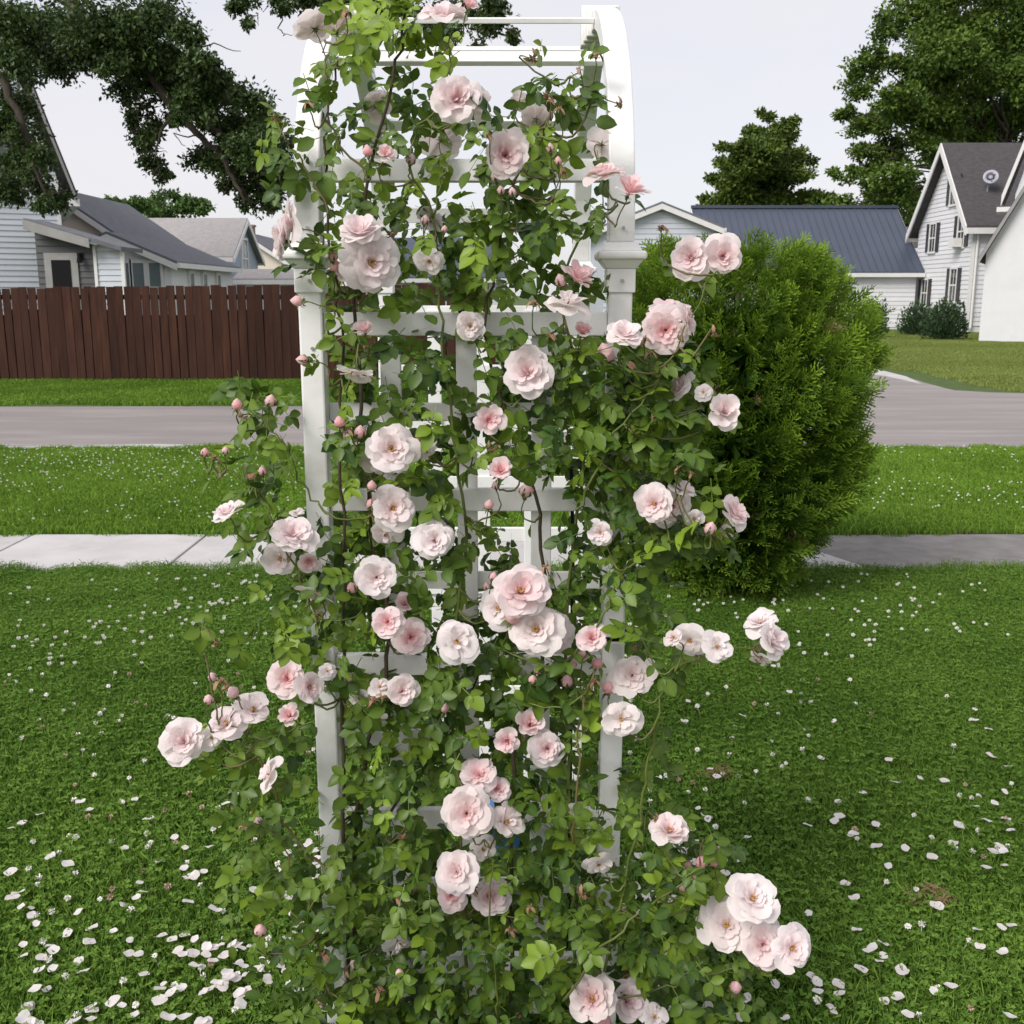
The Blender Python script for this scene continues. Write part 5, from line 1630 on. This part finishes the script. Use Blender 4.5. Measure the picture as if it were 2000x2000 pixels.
tocam /= np.linalg.norm(tocam, axis=1, keepdims=True)
nrm = tocam * .55 + np.array([0, 0, .75]) + lr.normal(size=(nLf, 3)) * .42
size = lr.uniform(.052, .088, nLf)
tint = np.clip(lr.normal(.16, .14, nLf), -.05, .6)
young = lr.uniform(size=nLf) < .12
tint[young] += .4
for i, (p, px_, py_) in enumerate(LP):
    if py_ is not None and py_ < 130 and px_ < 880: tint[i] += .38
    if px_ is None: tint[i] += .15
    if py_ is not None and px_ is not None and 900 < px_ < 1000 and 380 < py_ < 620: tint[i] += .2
FR = frames(dirs, nrm, size)
# shift so the middle of the leaf sits on the chosen point
pos0 = pos - np.einsum('nij,j->ni', FR, np.array([.5, 0, -.05]))
order = np.argsort(pos0[:, 1] - .00 * pos0[:, 2])
single = set(order[:300].tolist())
var = lr.integers(0, 8, nLf)
Vs, Fs, Ts, b = [], [], [], 0
for v in range(8):
    ids = [i for i in range(nLf) if var[i] == v and i not in single]
    if not ids: continue
    pV = np.array(LV[v][0]); pT = np.array(LV[v][2])
    tri = []
    for f in LV[v][1]:
        tri.append(f if len(f) == 4 else (f[0], f[1], f[2], f[2]))
    V = (np.einsum('nij,kj->nki', FR[ids], pV) + pos0[ids][:, None, :]).reshape(-1, 3)
    k = len(pV)
    for n_, i in enumerate(ids):
        Fs += [tuple(q + b + n_ * k for q in f) for f in LV[v][1]]
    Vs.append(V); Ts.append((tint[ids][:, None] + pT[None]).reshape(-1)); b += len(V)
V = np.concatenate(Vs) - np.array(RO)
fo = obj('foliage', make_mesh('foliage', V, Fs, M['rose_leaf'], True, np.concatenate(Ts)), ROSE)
fo['kind'] = 'stuff'
for i in single:
    o = obj('leaf', LMESH[var[i]], ROSE)
    m4 = Matrix([[*FR[i][0], 0], [*FR[i][1], 0], [*FR[i][2], 0], [0, 0, 0, 1]])
    o.matrix_local = Matrix.Translation(Vector(pos0[i]) - RO) @ m4
    o.color = (float(tint[i]), 0, 0, 1)

# ================================================================== on the lawn
pr = random.Random(9)
def fallen_mesh(seed):
    """one rounded, cupped petal with a wavy rim"""
    r = random.Random(seed)
    V, F, T = [(0, 0, 0)], [], [.15]
    n, c1, c2 = 12, r.uniform(.08, .5), r.uniform(-.2, .2)
    el = r.uniform(.75, 1.1)
    for j, q in enumerate((.5, .85, 1.0)):
        for k in range(n):
            a = 2 * math.pi * k / n
            w_ = q * (1 + .10 * math.sin(2 * a + seed) + .06 * math.sin(5 * a + seed * 2)) * (1 - .28 * max(0, math.cos(a)) ** 3)
            x, y = .55 * w_ * math.cos(a), .55 * w_ * math.sin(a) * el
            V.append((x, y, c1 * y * y + c2 * x * x + .05 * q * q * math.sin(3 * a + seed)))
            T.append(.15)
    for k in range(n):
        F.append((0, 1 + k, 1 + (k + 1) % n))
        for j in range(2):
            F.append((1 + j * n + k, 1 + (j + 1) * n + k, 1 + (j + 1) * n + (k + 1) % n, 1 + j * n + (k + 1) % n))
    return make_mesh('rose_petal', V, F, M['petal'], True, T)
FM = [fallen_mesh(k) for k in range(6)]
spots = []
def zone(n, x0, x1, y0, y1, side):
    for k in range(n):
        spots.append((pr.uniform(x0, x1), pr.uniform(y0, y1), side))
zone(16, 20, 600, 1560, 1700, 'l'); zone(34, 10, 620, 1700, 1850, 'l'); zone(62, 40, 640, 1850, 2010, 'l'); zone(26, 330, 640, 1830, 1960, 'l'); zone(20, 560, 640, 1640, 1860, 'l')
zone(10, 1330, 1990, 1280, 1480, 'r'); zone(22, 1220, 1990, 1480, 1620, 'r'); zone(36, 1220, 1990, 1600, 1790, 'r'); zone(44, 1240, 1990, 1780, 2010, 'r'); zone(18, 1210, 1420, 1640, 1800, 'r')
pos_p = []
for (x, y, s_) in spots:
    nC = 1
    g = G(x, y, .042)
    for q in range(nC):
        o = obj('rose_petal', pr.choice(FM))
        sc = pr.uniform(.019, .034)
        o.location = (g.x + .0, g.y, .052 + pr.uniform(0, .012))
        o.rotation_euler = (pr.uniform(-.35, .35), pr.uniform(-.35, .35), pr.uniform(0, 6.28))
        o.scale = (sc, sc, sc)
        o.color = (pr.uniform(0, .5), pr.choice((0, 0, 0, .15)), 0, 1)
        if s_ == 'l':
            tag(o, 'single pale petal lying on the lawn on the fence side of the arbor', 'petal', 'fallen petals on the fence side')
        else:
            tag(o, 'single pale petal lying on the lawn on the evergreen side of the arbor', 'petal', 'fallen petals on the evergreen side')

# white clover heads
M['clover'] = mat('clover_head', (0.84, 0.83, 0.78), (0.74, 0.72, 0.62), 200, 0.8)
M['clover_old'] = mat('old_clover_head', (0.52, 0.40, 0.30), (0.40, 0.27, 0.19), 200, 0.85)
def clover_mb(seed):
    r = random.Random(seed)
    mb = MB()
    mb.tube([(0, 0, -.05), (r.uniform(-.003, .003), r.uniform(-.003, .003), 0)], .0006, 3, False)
    for k in range(16):
        z = 1 - 2 * (k + .5) / 16
        a = k * 2.4
        q = math.sqrt(1 - z * z)
        d = Vector((q * math.cos(a), q * math.sin(a), z * .85 + .1))
        t1 = d.orthogonal().normalized() * .32
        t2 = d.cross(t1).normalized() * .22
        mb.add([d * .2 - t1, d * .2 + t1, d * r.uniform(.8, 1.1) + t1 * .7 + t2, d * r.uniform(.9, 1.15) - t1 * .7 - t2], [(0, 1, 2, 3)])
    mb.V = [v if i < 6 else tuple(Vector(v) * .0065) for i, v in enumerate(mb.V)]
    return mb
CL = [clover_mb(k) for k in range(4)]
CME = [make_mesh('clover_flower', c.V, c.F, M['clover'], False) for c in CL] + [make_mesh('clover_flower', c.V, c.F, M['clover_old'], False) for c in CL[:2]]
cand = []
crn = np.random.default_rng(3)
tries = 0
while len(cand) < 1500 and tries < 20000:
    tries += 1
    x, y = crn.uniform(-3.4, 3.8), 1.25 + (5.75 - 1.25) * crn.uniform()
    cl = math.sin(x * 2.3 + 1.1) * math.sin(y * 1.9 + .4) + .5 * math.sin(x * 5.1 - y * 4.3)
    bias = .55 if x < 0 else .30
    if crn.uniform() > np.clip(bias + .45 * cl, .04, 1): continue
    if abs(x - AX) < .32 and y > 1.85 and y < 3.4: continue
    cand.append((x, y))
cand.sort(key=lambda p: p[1])
inview = [c for c in cand if abs(c[0]) < .50 * c[1] + .05 and c[1] > 1.95]
near_, rest = inview[:290], inview[290:]
for k, (x, y) in enumerate(near_):
    o = obj('clover_flower', CME[pr.choice((0, 1, 2, 3, 0, 1, 2, 3, 4, 5))])
    s = pr.uniform(1.1, 1.6)
    o.location = (x, y, .046 + pr.uniform(0, .012))
    o.rotation_euler = (pr.uniform(-.4, .4), pr.uniform(-.4, .4), pr.uniform(0, 6.28))
    o.scale = (s, s, s)
    tag(o, 'small white clover head standing in the near lawn grass', 'clover', 'clover heads in the near lawn')
def clover_stuff(name, pts, s0, s1, label, z=.05):
    mb = MB()
    for (x, y) in pts:
        c = pr.choice(CL)
        s = pr.uniform(s0, s1)
        mb.add([(v[0] * s + x, v[1] * s + y, v[2] * s + z + .006) for v in c.V[6:]], [tuple(i - 6 for i in f) for f in c.F if min(f) >= 6])
    tag(mb.build(name, M['clover']), label, 'clover', kind='stuff')
clover_stuff('clover_patch', rest, 1.1, 1.6, 'scatter of small white clover heads in the lawn before the sidewalk')
vp = []
while len(vp) < 1500:
    x, y = crn.uniform(-6, 7), crn.uniform(7.2, 10.9)
    if crn.uniform() < np.clip(.35 + .5 * math.sin(x * 1.3) * math.sin(y * 2.1) + (.25 if x < 0 else -.12) + (y - 9) * .08, .03, 1): vp.append((x, y))
clover_stuff('verge_clover', vp, .85, 1.4, 'many white clover heads dotting the verge by the street', .055)

# tufts of dry mown grass
for px_, py_, lab, s in ((1815, 1752, 'brown clump of dry cut grass among petals, the larger one', .05), (1398, 1512, 'brown clump of dry cut grass near the trailing rose stem', .045), (1230, 1900, 'pinch of dry brown grass under the lowest right-side blooms', .03)):
    g = G(px_, py_, .04)
    mb = MB()
    for k in range(70):
        a, q = pr.uniform(0, 6.28), s * math.sqrt(pr.random())
        p = Vector((g.x + q * math.cos(a) * 1.3, g.y + q * math.sin(a), .036 + pr.uniform(0, .018)))
        d = Vector((pr.uniform(-1, 1), pr.uniform(-1, 1), pr.uniform(-.2, .25))) * .022
        mb.tube([p - d, p + d * .2 + Vector((0, 0, .004)), p + d], .0011, 3, False)
    tag(mb.build('dry_grass_clump', M['dry']), lab.replace(' right-side', ''), 'dry grass')
